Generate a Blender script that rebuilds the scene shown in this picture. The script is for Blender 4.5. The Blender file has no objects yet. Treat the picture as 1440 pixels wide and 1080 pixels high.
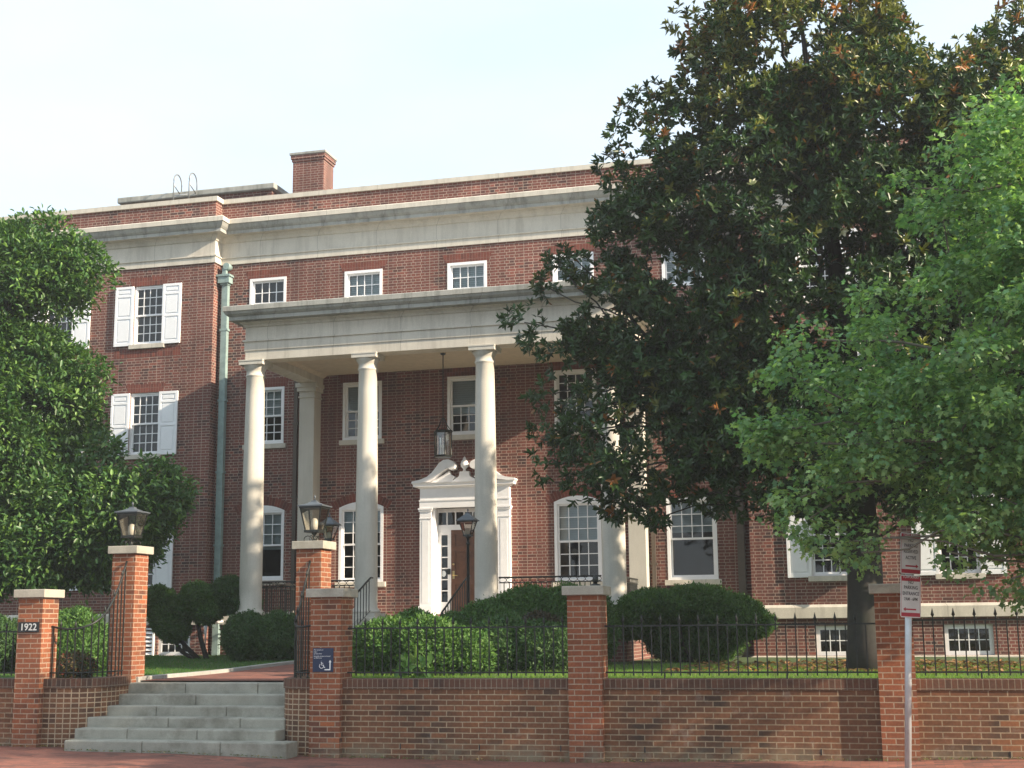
import bpy, math, random
import numpy as np
from mathutils import Vector, Matrix

random.seed(7)
RNG = np.random.default_rng(11)
C = bpy.context.scene.collection

# ------------------------------------------------------------------ camera
cam_data = bpy.data.cameras.new("camera")
cam = bpy.data.objects.new("camera", cam_data)
C.objects.link(cam)
cam_data.sensor_width = 36.0
cam_data.lens = 1909.45 / 1440 * 36.0
cam_data.clip_start = 0.1
cam_data.clip_end = 4000
cr = Vector((0.96607915, 0.25806199, -0.00975116))
cu = Vector((0.05436962, -0.1663347, 0.9845693))
cb = Vector((0.25245796, -0.95170204, -0.17472322))
cam.matrix_world = Matrix(((cr.x, cu.x, cb.x, 0), (cr.y, cu.y, cb.y, -16.9536), (cr.z, cu.z, cb.z, 1.6907), (0, 0, 0, 1)))
bpy.context.scene.camera = cam

# ------------------------------------------------------------------ sky, sun, exposure
SUN_EL, SUN_AZ = math.radians(25), math.radians(102)      # azimuth clockwise from +Y
world = bpy.data.worlds.new("World")
bpy.context.scene.world = world
world.use_nodes = True
wn, wl = world.node_tree.nodes, world.node_tree.links
wn.clear()
wo = wn.new('ShaderNodeOutputWorld')
bg = wn.new('ShaderNodeBackground')
bg.inputs['Strength'].default_value = 0.118
sky = wn.new('ShaderNodeTexSky')
sky.sky_type = 'NISHITA'
sky.sun_disc = False
sky.sun_elevation = SUN_EL
sky.sun_rotation = SUN_AZ
sky.air_density = 1.0
sky.dust_density = 2.5
sky.ozone_density = 1.0
# thin high cloud: a soft whitening that follows world direction
tc = wn.new('ShaderNodeTexCoord')
mp = wn.new('ShaderNodeMapping'); mp.inputs['Scale'].default_value = (1.2, 1.2, 3.2)
nz = wn.new('ShaderNodeTexNoise'); nz.inputs['Scale'].default_value = 1.6; nz.inputs['Detail'].default_value = 5; nz.inputs['Roughness'].default_value = 0.5
rp = wn.new('ShaderNodeValToRGB')
rp.color_ramp.elements[0].position = 0.36; rp.color_ramp.elements[0].color = (0.74, 0.74, 0.74, 1)
rp.color_ramp.elements[1].position = 0.62; rp.color_ramp.elements[1].color = (0.97, 0.97, 0.97, 1)
mx = wn.new('ShaderNodeMix'); mx.data_type = 'RGBA'
mx.inputs['B'].default_value = (4.15, 4.85, 5.45, 1)
wl.new(tc.outputs['Generated'], mp.inputs['Vector']); wl.new(mp.outputs['Vector'], nz.inputs['Vector'])
wl.new(nz.outputs['Fac'], rp.inputs['Fac']); wl.new(rp.outputs['Color'], mx.inputs['Factor'])
wl.new(sky.outputs['Color'], mx.inputs['A']); wl.new(mx.outputs['Result'], bg.inputs['Color'])
wl.new(bg.outputs['Background'], wo.inputs['Surface'])

sd = bpy.data.lights.new("sun", 'SUN')
sd.energy = 5.0
sd.angle = math.radians(0.6)
sd.color = (1.0, 0.84, 0.64)
sun = bpy.data.objects.new("sun", sd)
C.objects.link(sun)
SUNV = Vector((math.sin(SUN_AZ) * math.cos(SUN_EL), math.cos(SUN_AZ) * math.cos(SUN_EL), math.sin(SUN_EL)))
sun.rotation_euler = SUNV.to_track_quat('Z', 'Y').to_euler()
sun.location = SUNV * 60

vs = bpy.context.scene.view_settings
vs.view_transform = 'Standard'; vs.look = 'None'; vs.gamma = 1.0
vs.exposure = 1.08
cy = bpy.context.scene.cycles
cy.max_bounces = 8; cy.transparent_max_bounces = 16

# ------------------------------------------------------------------ materials
def new_mat(name):
    m = bpy.data.materials.new(name); m.use_nodes = True
    nt = m.node_tree; b = nt.nodes['Principled BSDF']
    return m, nt, b

def N(nt, t, **kw):
    n = nt.nodes.new(t)
    for k, v in kw.items(): setattr(n, k, v)
    return n

def mixc(nt, fac, a, b, blend='MIX'):
    m = N(nt, 'ShaderNodeMix', data_type='RGBA', blend_type=blend)
    for s, v in (('Factor', fac), ('A', a), ('B', b)):
        if hasattr(v, 'is_linked'): nt.links.new(v, m.inputs[s])
        elif s == 'Factor': m.inputs[s].default_value = v
        else: m.inputs[s].default_value = (*v, 1) if len(v) == 3 else v
    return m.outputs['Result']

def ramp(nt, src, p0, p1, c0=(0, 0, 0), c1=(1, 1, 1)):
    r = N(nt, 'ShaderNodeValToRGB')
    r.color_ramp.elements[0].position = p0; r.color_ramp.elements[0].color = (*c0, 1)
    r.color_ramp.elements[1].position = p1; r.color_ramp.elements[1].color = (*c1, 1)
    nt.links.new(src, r.inputs['Fac']); return r.outputs['Color']

def noise(nt, vec, scale, detail=4, rough=0.55):
    n = N(nt, 'ShaderNodeTexNoise'); n.inputs['Scale'].default_value = scale
    n.inputs['Detail'].default_value = detail; n.inputs['Roughness'].default_value = rough
    if vec is not None: nt.links.new(vec, n.inputs['Vector'])
    return n.outputs['Fac']

def bump(nt, b, h, strength=0.4, dist=0.01):
    n = N(nt, 'ShaderNodeBump'); n.inputs['Strength'].default_value = strength; n.inputs['Distance'].default_value = dist
    nt.links.new(h, n.inputs['Height']); nt.links.new(n.outputs['Normal'], b.inputs['Normal'])

def brick_mat(name, c1, c2, c3, mortar, bw=0.21, rh=0.0677, msize=0.009, freq=2, squash=1.0, sqf=2, off=0.5, stain=0.35, rot=False, rough=0.9, white=0.0):
    m, nt, b = new_mat(name)
    uv = N(nt, 'ShaderNodeUVMap').outputs['UV']
    geo = N(nt, 'ShaderNodeNewGeometry').outputs['Position']
    vec = uv
    if rot:
        mp = N(nt, 'ShaderNodeMapping'); mp.inputs['Rotation'].default_value = (0, 0, math.pi / 2)
        nt.links.new(uv, mp.inputs['Vector']); vec = mp.outputs['Vector']
    # slightly wavy joints
    nv = N(nt, 'ShaderNodeTexNoise'); nv.inputs['Scale'].default_value = 9; nt.links.new(vec, nv.inputs['Vector'])
    ad = N(nt, 'ShaderNodeVectorMath', operation='MULTIPLY_ADD')
    nt.links.new(nv.outputs['Color'], ad.inputs[0]); ad.inputs[1].default_value = (0.006, 0.006, 0)
    nt.links.new(vec, ad.inputs[2])
    def bt(ca, cb_, mo, bias=0.0):
        t = N(nt, 'ShaderNodeTexBrick', offset=off, offset_frequency=freq, squash=squash, squash_frequency=sqf)
        t.inputs['Scale'].default_value = 1
        t.inputs['Brick Width'].default_value = bw; t.inputs['Row Height'].default_value = rh
        t.inputs['Mortar Size'].default_value = msize; t.inputs['Mortar Smooth'].default_value = 0.25
        t.inputs['Bias'].default_value = bias
        t.inputs['Color1'].default_value = (*ca, 1); t.inputs['Color2'].default_value = (*cb_, 1); t.inputs['Mortar'].default_value = (*mo, 1)
        nt.links.new(ad.outputs['Vector'], t.inputs['Vector'])
        return t
    t = bt(c1, c2, mortar)
    # patches of a third, darker clinker tone per brick
    big = ramp(nt, noise(nt, geo, 1.3, 5, 0.6), 0.40, 0.62)
    t2 = bt(c3, c1, mortar, -0.1)
    col = mixc(nt, big, t.outputs['Color'], t2.outputs['Color'])
    fine = ramp(nt, noise(nt, geo, 35, 3), 0.25, 0.75, (0.78, 0.78, 0.78), (1.2, 1.2, 1.2))
    col = mixc(nt, 1.0, col, fine, 'MULTIPLY')
    st = ramp(nt, noise(nt, geo, 0.55, 5, 0.65), 0.35, 0.7, (1 - stain,) * 3, (1.08, 1.06, 1.04))
    col = mixc(nt, 1.0, col, st, 'MULTIPLY')
    if squash != 1.0:      # rain streaks and soot running down the facade
        mp2 = N(nt, 'ShaderNodeMapping'); mp2.inputs['Scale'].default_value = (2.2, 2.2, .16); nt.links.new(geo, mp2.inputs['Vector'])
        col = mixc(nt, 1.0, col, ramp(nt, noise(nt, mp2.outputs['Vector'], 1.4, 6, .65), .35, .62, (.74, .73, .74), (1.06, 1.05, 1.04)), 'MULTIPLY')
    # a scatter of odd bricks: burnt, pale and patched ones
    t3 = bt((0.55, 0.55, 0.58), (1.30, 1.22, 1.15), (1, 1, 1), 0.15)
    t3.inputs['Mortar'].default_value = (1, 1, 1, 1)
    t3.offset_frequency = freq
    col = mixc(nt, 0.55, col, mixc(nt, 1.0, col, t3.outputs['Color'], 'MULTIPLY'))
    if white:
        w = ramp(nt, noise(nt, geo, 3.2, 6, 0.7), 0.60, 0.78, (0, 0, 0), (white,) * 3)
        col = mixc(nt, w, col, (0.42, 0.38, 0.33))
    if white:      # mossy, salty foot of the wall
        sx = N(nt, 'ShaderNodeSeparateXYZ'); nt.links.new(geo, sx.inputs[0])
        mr = N(nt, 'ShaderNodeMapRange'); mr.inputs['From Min'].default_value = .04; mr.inputs['From Max'].default_value = .26; mr.inputs['To Min'].default_value = .75; mr.inputs['To Max'].default_value = 0
        nt.links.new(sx.outputs['Z'], mr.inputs['Value'])
        mm = N(nt, 'ShaderNodeMath', operation='MULTIPLY'); nt.links.new(mr.outputs[0], mm.inputs[0]); nt.links.new(ramp(nt, noise(nt, geo, 2.1, 6, .7), .42, .62), mm.inputs[1])
        col = mixc(nt, mm.outputs[0], col, (0.20, 0.19, 0.13))
    nt.links.new(col, b.inputs['Base Color'])
    b.inputs['Roughness'].default_value = rough
    inv = N(nt, 'ShaderNodeMath', operation='SUBTRACT'); inv.inputs[0].default_value = 1.0
    nt.links.new(t.outputs['Fac'], inv.inputs[1])
    bump(nt, b, inv.outputs[0], 0.5, 0.006)
    return m

def stone_mat(name, ca, cb_, scale=2.0, stain=(0.10, 0.10, 0.08), amt=0.5, joint=0.0, rough=0.85, streak=False):
    m, nt, b = new_mat(name)
    geo = N(nt, 'ShaderNodeNewGeometry').outputs['Position']
    col = mixc(nt, ramp(nt, noise(nt, geo, scale, 6, 0.6), 0.3, 0.7), ca, cb_)
    fine = ramp(nt, noise(nt, geo, 60, 3), 0.3, 0.7, (0.9, 0.9, 0.9), (1.06, 1.06, 1.06))
    col = mixc(nt, 1.0, col, fine, 'MULTIPLY')
    v = geo
    if streak:
        mp = N(nt, 'ShaderNodeMapping'); mp.inputs['Scale'].default_value = (3.0, 3.0, 0.35)
        nt.links.new(geo, mp.inputs['Vector']); v = mp.outputs['Vector']
    s = ramp(nt, noise(nt, v, 1.6, 7, 0.7), 0.47, 0.74, (0, 0, 0), (amt,) * 3)
    col = mixc(nt, s, col, stain)
    if joint:
        sx = N(nt, 'ShaderNodeSeparateXYZ'); nt.links.new(geo, sx.inputs[0])
        md = N(nt, 'ShaderNodeMath', operation='PINGPONG'); md.inputs[1].default_value = joint / 2
        ax = N(nt, 'ShaderNodeMath', operation='ADD'); nt.links.new(sx.outputs['X'], ax.inputs[0]); nt.links.new(sx.outputs['Y'], ax.inputs[1])
        nt.links.new(ax.outputs[0], md.inputs[0])
        lt = N(nt, 'ShaderNodeMath', operation='LESS_THAN'); lt.inputs[1].default_value = 0.006
        nt.links.new(md.outputs[0], lt.inputs[0])
        mu = N(nt, 'ShaderNodeMath', operation='MULTIPLY'); mu.inputs[1].default_value = 0.45; nt.links.new(lt.outputs[0], mu.inputs[0])
        col = mixc(nt, mu.outputs[0], col, (0.12, 0.11, 0.09))
    nt.links.new(col, b.inputs['Base Color'])
    b.inputs['Roughness'].default_value = rough
    bump(nt, b, noise(nt, geo, 40, 4), 0.25, 0.004)
    return m

def paint_mat(name, col, rough=0.45, metallic=0.0, var=0.12, dirt=(0.2, 0.18, 0.15), amt=0.25):
    m, nt, b = new_mat(name)
    geo = N(nt, 'ShaderNodeNewGeometry').outputs['Position']
    f = ramp(nt, noise(nt, geo, 7, 5, 0.6), 0.3, 0.7, (1 - var,) * 3, (1 + var * 0.4,) * 3)
    c = mixc(nt, 1.0, col, f, 'MULTIPLY')
    s = ramp(nt, noise(nt, geo, 2.6, 7, 0.7), 0.55, 0.8, (0, 0, 0), (amt,) * 3)
    c = mixc(nt, s, c, dirt)
    nt.links.new(c, b.inputs['Base Color'])
    b.inputs['Roughness'].default_value = rough; b.inputs['Metallic'].default_value = metallic
    return m

def flat_mat(name, col, rough=0.5, metallic=0.0):
    m, nt, b = new_mat(name)
    b.inputs['Base Color'].default_value = (*col, 1); b.inputs['Roughness'].default_value = rough; b.inputs['Metallic'].default_value = metallic
    return m

def glass_mat(name, tint=(0.75, 0.8, 0.8), refl=0.10):
    m, nt, b = new_mat(name)
    nt.nodes.remove(b)
    out = nt.nodes['Material Output']
    tr = N(nt, 'ShaderNodeBsdfTransparent'); tr.inputs['Color'].default_value = (*tint, 1)
    gl = N(nt, 'ShaderNodeBsdfGlossy'); gl.inputs['Roughness'].default_value = 0.03
    lw = N(nt, 'ShaderNodeFresnel'); lw.inputs['IOR'].default_value = 1.5
    ma = N(nt, 'ShaderNodeMath', operation='ADD'); ma.inputs[1].default_value = refl
    nt.links.new(lw.outputs[0], ma.inputs[0])
    geo = N(nt, 'ShaderNodeNewGeometry').outputs['Position']
    bm_ = N(nt, 'ShaderNodeBump'); bm_.inputs['Strength'].default_value = 0.14; bm_.inputs['Distance'].default_value = 0.02
    nt.links.new(noise(nt, geo, 2.2, 2), bm_.inputs['Height']); nt.links.new(bm_.outputs['Normal'], gl.inputs['Normal'])
    ms = N(nt, 'ShaderNodeMixShader')
    nt.links.new(ma.outputs[0], ms.inputs[0]); nt.links.new(tr.outputs[0], ms.inputs[1]); nt.links.new(gl.outputs[0], ms.inputs[2])
    nt.links.new(ms.outputs[0], out.inputs['Surface'])
    return m

def leaf_mat(name, rough=0.5, trans=0.35, spec=0.5):
    m, nt, b = new_mat(name)
    at = N(nt, 'ShaderNodeAttribute', attribute_name='leafcol')
    nt.links.new(at.outputs['Color'], b.inputs['Base Color'])
    b.inputs['Roughness'].default_value = rough
    b.inputs['Specular IOR Level'].default_value = spec
    tl = N(nt, 'ShaderNodeBsdfTranslucent')
    c2 = mixc(nt, 1.0, at.outputs['Color'], (1.35, 1.5, 0.6), 'MULTIPLY')
    nt.links.new(c2, tl.inputs['Color'])
    ms = N(nt, 'ShaderNodeMixShader'); ms.inputs[0].default_value = trans
    out = nt.nodes['Material Output']
    nt.links.new(b.outputs[0], ms.inputs[1]); nt.links.new(tl.outputs[0], ms.inputs[2]); nt.links.new(ms.outputs[0], out.inputs['Surface'])
    return m

M = {}
M['brick'] = brick_mat('building_brick', (0.250, 0.080, 0.058), (0.145, 0.055, 0.047), (0.074, 0.040, 0.039), (0.40, 0.31, 0.255), bw=0.21, squash=0.55, sqf=2, msize=0.008, stain=0.36)
M['brick_front'] = brick_mat('garden_wall_brick', (0.255, 0.105, 0.046), (0.150, 0.068, 0.037), (0.085, 0.050, 0.033), (0.37, 0.28, 0.185), bw=0.213, rh=0.0685, msize=0.0075, stain=0.4, white=0.35)
M['brick_pier'] = brick_mat('pier_brick', (0.345, 0.112, 0.044), (0.205, 0.068, 0.036), (0.120, 0.048, 0.031), (0.38, 0.28, 0.20), bw=0.213, rh=0.0685, msize=0.0075, stain=0.3, white=0.2)
M['brick_head'] = brick_mat('header_brick', (0.20, 0.095, 0.045), (0.14, 0.066, 0.037), (0.12, 0.06, 0.036), (0.45, 0.35, 0.24), bw=0.108, rh=0.0685, msize=0.008, off=0.0, stain=0.3)
M['brick_cap'] = brick_mat('rowlock_brick', (0.155, 0.066, 0.038), (0.098, 0.048, 0.032), (0.085, 0.048, 0.034), (0.24, 0.19, 0.14), bw=0.30, rh=0.070, msize=0.006, off=0.0, rot=True, stain=0.35)
M['soldier'] = brick_mat('soldier_brick', (0.185, 0.050, 0.034), (0.130, 0.040, 0.030), (0.110, 0.038, 0.03), (0.22, 0.14, 0.11), bw=0.30, rh=0.070, msize=0.004, off=0.0, rot=True, stain=0.15)
M['paving'] = brick_mat('sidewalk_brick', (0.300, 0.110, 0.075), (0.190, 0.072, 0.052), (0.14, 0.06, 0.045), (0.12, 0.07, 0.05), bw=0.205, rh=0.10, msize=0.004, stain=0.3)
M['limestone'] = stone_mat('limestone', (0.54, 0.50, 0.43), (0.62, 0.58, 0.50), 1.5, (0.31, 0.285, 0.24), 0.6, joint=1.52, streak=True)
M['column'] = stone_mat('column_stone', (0.50, 0.475, 0.415), (0.58, 0.55, 0.485), 1.2, (0.36, 0.34, 0.29), 0.55, rough=0.75, streak=True)
M['grey_stone'] = stone_mat('weathered_and_shaded_stone', (0.31, 0.31, 0.285), (0.41, 0.405, 0.37), 1.8, (0.11, 0.115, 0.095), 0.8, joint=1.52, streak=True)
M['bluestone'] = stone_mat('bluestone', (0.26, 0.252, 0.210), (0.36, 0.35, 0.295), 3.4, (0.085, 0.075, 0.05), 0.9)
M['cap_stone'] = stone_mat('cap_stone', (0.33, 0.305, 0.25), (0.44, 0.41, 0.34), 3.0, (0.15, 0.14, 0.11), 0.7)
M['white'] = paint_mat('white_paint', (0.82, 0.82, 0.83), 0.4, var=.05, amt=0.03)
M['shutter'] = paint_mat('shutter_paint', (0.82, 0.83, 0.85), 0.45, var=.04, amt=0.04)
M['ceiling'] = paint_mat('ceiling_plaster', (0.55, 0.46, 0.34), 0.8)
M['iron'] = paint_mat('black_iron', (0.014, 0.017, 0.015), 0.45, 0.2, dirt=(0.06, 0.03, 0.02), amt=0.4)
M['copper'] = paint_mat('copper_patina', (0.25, 0.345, 0.335), 0.65, 0.0, var=0.25, dirt=(0.12, 0.13, 0.11), amt=0.5)
M['dark_pipe'] = paint_mat('brown_and_shaded_pipe', (0.09, 0.07, 0.055), 0.6)
M['wood'] = paint_mat('stained_wood', (0.125, 0.048, 0.02), 0.4, var=0.35, dirt=(0.05, 0.02, 0.01), amt=0.4)
M['glass'] = glass_mat('window_glass', (0.70, 0.76, 0.76), 0.02)
M['lamp_glass'] = glass_mat('lantern_glass', (0.86, 0.84, 0.78), 0.10)
M['blind'] = paint_mat('window_blind', (0.62, 0.67, 0.70), 0.8, var=0.05, amt=0.05)
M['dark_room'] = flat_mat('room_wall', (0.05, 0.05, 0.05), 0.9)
M['roof'] = flat_mat('roof_felt', (0.10, 0.10, 0.10), 0.95)
M['milk'] = flat_mat('milk_glass', (0.75, 0.73, 0.68), 0.3)
M['brass'] = flat_mat('brass', (0.55, 0.42, 0.2), 0.3, 1.0)
M['galv'] = paint_mat('galvanised_steel', (0.55, 0.58, 0.60), 0.45, 0.4, var=0.2, dirt=(0.25, 0.25, 0.25), amt=0.3)
M['sign_white'] = paint_mat('sign_white', (0.62, 0.61, 0.60), 0.3, var=0.08, amt=0.15)
M['sign_red'] = paint_mat('sign_red', (0.38, 0.018, 0.045), 0.3, var=0.15, amt=0.1)
M['sign_text'] = flat_mat('sign_grey_text', (0.10, 0.09, 0.09), 0.5)
M['navy'] = flat_mat('navy_enamel', (0.010, 0.022, 0.065), 0.3)
M['plate'] = flat_mat('black_plate_and_weep_shade', (0.012, 0.012, 0.014), 0.35)
M['silver'] = flat_mat('silver_digits', (0.62, 0.62, 0.60), 0.35, 0.3)
M['plain_white'] = flat_mat('plain_white', (0.8, 0.8, 0.8), 0.5)
M['leaf_mag'] = leaf_mat('magnolia_leaf', 0.38, 0.15, 0.4)
M['leaf_map'] = leaf_mat('maple_leaf', 0.5, 0.45, 0.35)
M['leaf_brd'] = leaf_mat('broad_leaf', 0.42, 0.25, 0.45)
M['leaf_yew'] = leaf_mat('yew_leaf', 0.55, 0.22, 0.35)
M['grassblade'] = leaf_mat('grass_blade', 0.6, 0.35, 0.25)
M['petal'] = leaf_mat('petal', 0.6, 0.3, 0.3)
M['bark'] = stone_mat('bark', (0.020, 0.017, 0.014), (0.036, 0.030, 0.025), 9, (0.03, 0.04, 0.02), 0.6)
M['bark_pale'] = stone_mat('pale_bark', (0.12, 0.105, 0.08), (0.18, 0.16, 0.13), 9, (0.10, 0.09, 0.07), 0.5)
M['yellow'] = flat_mat('yellow_pipe', (0.55, 0.30, 0.04), 0.5)

def ground_mat(name, ca, cb_, cc):
    m, nt, b = new_mat(name)
    geo = N(nt, 'ShaderNodeNewGeometry').outputs['Position']
    c = mixc(nt, ramp(nt, noise(nt, geo, 1.2, 6), 0.35, 0.65), ca, cb_)
    c = mixc(nt, ramp(nt, noise(nt, geo, 14, 5), 0.45, 0.7), c, cc)
    nt.links.new(c, b.inputs['Base Color']); b.inputs['Roughness'].default_value = 0.95
    bump(nt, b, noise(nt, geo, 30, 5), 0.6, 0.03)
    return m
M['lawn'] = ground_mat('lawn_soil', (0.045, 0.085, 0.018), (0.06, 0.10, 0.022), (0.035, 0.05, 0.015))
M['mulch'] = ground_mat('mulch', (0.075, 0.05, 0.03), (0.10, 0.065, 0.035), (0.05, 0.06, 0.02))
M['asphalt'] = ground_mat('asphalt', (0.05, 0.05, 0.05), (0.06, 0.06, 0.058), (0.04, 0.04, 0.04))
M['earth'] = ground_mat('far_ground', (0.07, 0.08, 0.04), (0.09, 0.10, 0.05), (0.06, 0.06, 0.04))
M['concrete'] = stone_mat('kerb_stone', (0.30, 0.30, 0.28), (0.38, 0.37, 0.34), 2, (0.15, 0.14, 0.12), 0.5)

# ------------------------------------------------------------------ mesh builder
class MB:
    def __init__(s): s.v = []; s.f = []; s.m = []; s.uv = []; s.sm = []
    def vert(s, p): s.v.append(tuple(p)); return len(s.v) - 1
    def face(s, pts, mat=0, uvs=None, smooth=False):
        idx = [s.vert(p) for p in pts]; s.fi(idx, mat, uvs, smooth); return s
    def fi(s, idx, mat=0, uvs=None, smooth=False):
        if uvs is None:
            P = [Vector(s.v[i]) for i in idx]
            n = Vector((0, 0, 0))
            for i in range(len(P)):
                a, b_ = P[i], P[(i + 1) % len(P)]
                n += Vector(((a.y - b_.y) * (a.z + b_.z), (a.z - b_.z) * (a.x + b_.x), (a.x - b_.x) * (a.y + b_.y)))
            ax = max(range(3), key=lambda k: abs(n[k]))
            if ax == 1: uvs = [(p.x, p.z) for p in P]
            elif ax == 0: uvs = [(p.y + 0.05, p.z) for p in P]
            else: uvs = [(p.x, p.y) for p in P]
        s.f.append(idx); s.m.append(mat); s.uv.append(uvs); s.sm.append(smooth)
    def box(s, x0, x1, y0, y1, z0, z1, mat=0, skip=''):
        if x0 > x1: x0, x1 = x1, x0
        if y0 > y1: y0, y1 = y1, y0
        if z0 > z1: z0, z1 = z1, z0
        i = [s.vert(p) for p in ((x0, y0, z0), (x1, y0, z0), (x1, y1, z0), (x0, y1, z0), (x0, y0, z1), (x1, y0, z1), (x1, y1, z1), (x0, y1, z1))]
        for k, f in (('f', (0, 1, 5, 4)), ('r', (1, 2, 6, 5)), ('b', (2, 3, 7, 6)), ('l', (3, 0, 4, 7)), ('t', (4, 5, 6, 7)), ('d', (3, 2, 1, 0))):
            if k not in skip: s.fi([i[a] for a in f], mat)
        return s
    def tube(s, pts, r, n=8, mat=0, cap=True, smooth=True):
        pts = [Vector(p) for p in pts]
        rs = r if isinstance(r, (list, tuple)) else [r] * len(pts)
        rings = []; up = Vector((0.0, 0.0, 1.0))
        for k, p in enumerate(pts):
            d = (pts[min(k + 1, len(pts) - 1)] - pts[max(k - 1, 0)])
            if d.length < 1e-6: d = Vector((0, 0, 1))
            d.normalize()
            a = d.cross(up)
            if a.length < 0.1: a = d.cross(Vector((0, 1, 0)))
            a.normalize(); b_ = d.cross(a)
            rings.append([s.vert(p + (a * math.cos(t) + b_ * math.sin(t)) * rs[k]) for t in [2 * math.pi * j / n for j in range(n)]])
        L = 0
        for k in range(len(pts) - 1):
            L2 = L + (pts[k + 1] - pts[k]).length
            for j in range(n):
                j2 = (j + 1) % n
                c = 2 * math.pi * rs[k] / n
                s.fi([rings[k][j], rings[k + 1][j], rings[k + 1][j2], rings[k][j2]], mat, [(c * j, L), (c * j, L2), (c * (j + 1), L2), (c * (j + 1), L)], smooth)
            L = L2
        if cap:
            s.fi(rings[0][::-1] if False else rings[0], mat, [(0, 0)] * n); s.fi(rings[-1][::-1], mat, [(0, 0)] * n)
        return s
    def lathe(s, x, y, prof, n=24, mat=0, smooth=True, rot=0.0, sq=False):
        rings = []
        for r, z in prof:
            k = math.sqrt(2) if sq else 1
            rings.append([s.vert((x + r * k * math.cos(rot + 2 * math.pi * j / n), y + r * k * math.sin(rot + 2 * math.pi * j / n), z)) for j in range(n)])
        for a in range(len(prof) - 1):
            for j in range(n):
                j2 = (j + 1) % n
                s.fi([rings[a][j], rings[a][j2], rings[a + 1][j2], rings[a + 1][j]], mat, None, smooth)
        s.fi(rings[0][::-1], mat); s.fi(rings[-1], mat)
        return s
    def sweep(s, prof, path, mats=None, side=1, closed_prof=False, ends=True):
        # prof: (outward, z); path: plan polyline walked so that 'outward' is to its right
        pts = [Vector((p[0], p[1], 0)) for p in path]; rings = []
        for k, p in enumerate(pts):
            d1 = (p - pts[k - 1]).normalized() if k else None
            d2 = (pts[k + 1] - p).normalized() if k < len(pts) - 1 else None
            n1 = Vector((d1.y, -d1.x, 0)) * side if d1 else None
            n2 = Vector((d2.y, -d2.x, 0)) * side if d2 else None
            if n1 and n2:
                q = n1 + n2; q = q / max(q.length_squared / 2, 0.2) if q.length > 0 else n1
            else: q = n1 or n2
            rings.append([s.vert((p.x + q.x * o, p.y + q.y * o, z)) for o, z in prof])
        m = len(prof)
        dist = 0
        for k in range(len(pts) - 1):
            L = (pts[k + 1] - pts[k]).length
            acc = 0
            for a in range(m if closed_prof else m - 1):
                b_ = (a + 1) % m
                h = math.hypot(prof[b_][0] - prof[a][0], prof[b_][1] - prof[a][1])
                z0 = prof[a][1]; z1 = prof[b_][1] if abs(prof[b_][1] - prof[a][1]) > 0.3 * h else z0 + h
                x0 = pts[0].x + dist; x1 = x0 + L
                s.fi([rings[k][a], rings[k + 1][a], rings[k + 1][b_], rings[k][b_]], mats[a] if mats else 0, [(x0, z0), (x1, z0), (x1, z1), (x0, z1)])
            dist += L
        if ends and closed_prof:
            s.fi(rings[0][::-1]); s.fi(rings[-1])
        return s
    def poly_extrude(s, pts2, y0, y1, mat=0):
        # pts2 in (x,z), counter-clockwise seen from -Y; y0 front
        f = [s.vert((x, y0, z)) for x, z in pts2]; b_ = [s.vert((x, y1, z)) for x, z in pts2]
        s.fi(f, mat); s.fi(b_[::-1], mat)
        n = len(pts2)
        for k in range(n):
            j = (k + 1) % n; s.fi([f[j], f[k], b_[k], b_[j]], mat)
        return s
    def build(s, name, mats, parent=None, origin=None, bevel=0):
        me = bpy.data.meshes.new(name)
        off = Vector(origin) if origin is not None else (WP[parent.name] if parent is not None else Vector((0, 0, 0)))
        me.from_pydata([tuple(Vector(p) - off) for p in s.v], [], s.f)
        if not isinstance(mats, (list, tuple)): mats = [mats]
        for m in mats: me.materials.append(M[m] if isinstance(m, str) else m)
        me.polygons.foreach_set('material_index', s.m)
        me.polygons.foreach_set('use_smooth', s.sm)
        uvl = me.uv_layers.new(name='UVMap')
        uvl.data.foreach_set('uv', [c for f in s.uv for q in f for c in q])
        me.update()
        return link(name, me, parent, off, bevel)

WP = {}      # world position of every object's origin
def link(name, me, parent, off, bevel=0):
    o = bpy.data.objects.new(name, me); C.objects.link(o)
    WP[o.name] = Vector(off)
    if parent is not None:
        o.parent = parent; o.location = Vector(off) - WP[parent.name]
    else: o.location = off
    if bevel:
        b = o.modifiers.new('bevel', 'BEVEL'); b.width = bevel; b.segments = 2; b.limit_method = 'ANGLE'; b.angle_limit = math.radians(40)
    return o
def thing(name, label, cat, loc, group=None):
    o = bpy.data.objects.new(name, None); C.objects.link(o); o.empty_display_size = 0.2
    o.location = loc; WP[o.name] = Vector(loc); return tag(o, label, cat, group)
def tag(o, label, cat, group=None):
    o['label'] = label; o['category'] = cat
    if group: o['group'] = group
    return o
def struct(o): o['kind'] = 'structure'; return o
def stuff(o, label, cat): tag(o, label, cat); o['kind'] = 'stuff'; return o
def copy_part(src, parent, world_loc):
    c = src.copy(); C.objects.link(c); c.parent = parent
    c.location = Vector(world_loc) - WP[parent.name]; WP[c.name] = Vector(world_loc); return c
def kids(o): return [q for q in bpy.data.objects if q.parent == o]
def copy_thing(root, loc, label):
    r = root.copy(); C.objects.link(r); r.location = loc; WP[r.name] = Vector(loc); r['label'] = label
    for ch in kids(root):
        c = ch.copy(); C.objects.link(c); c.parent = r; WP[c.name] = WP[ch.name] - WP[root.name] + Vector(loc)
        for g in kids(ch):
            d = g.copy(); C.objects.link(d); d.parent = c; WP[d.name] = WP[g.name] - WP[root.name] + Vector(loc)
    return r

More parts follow.
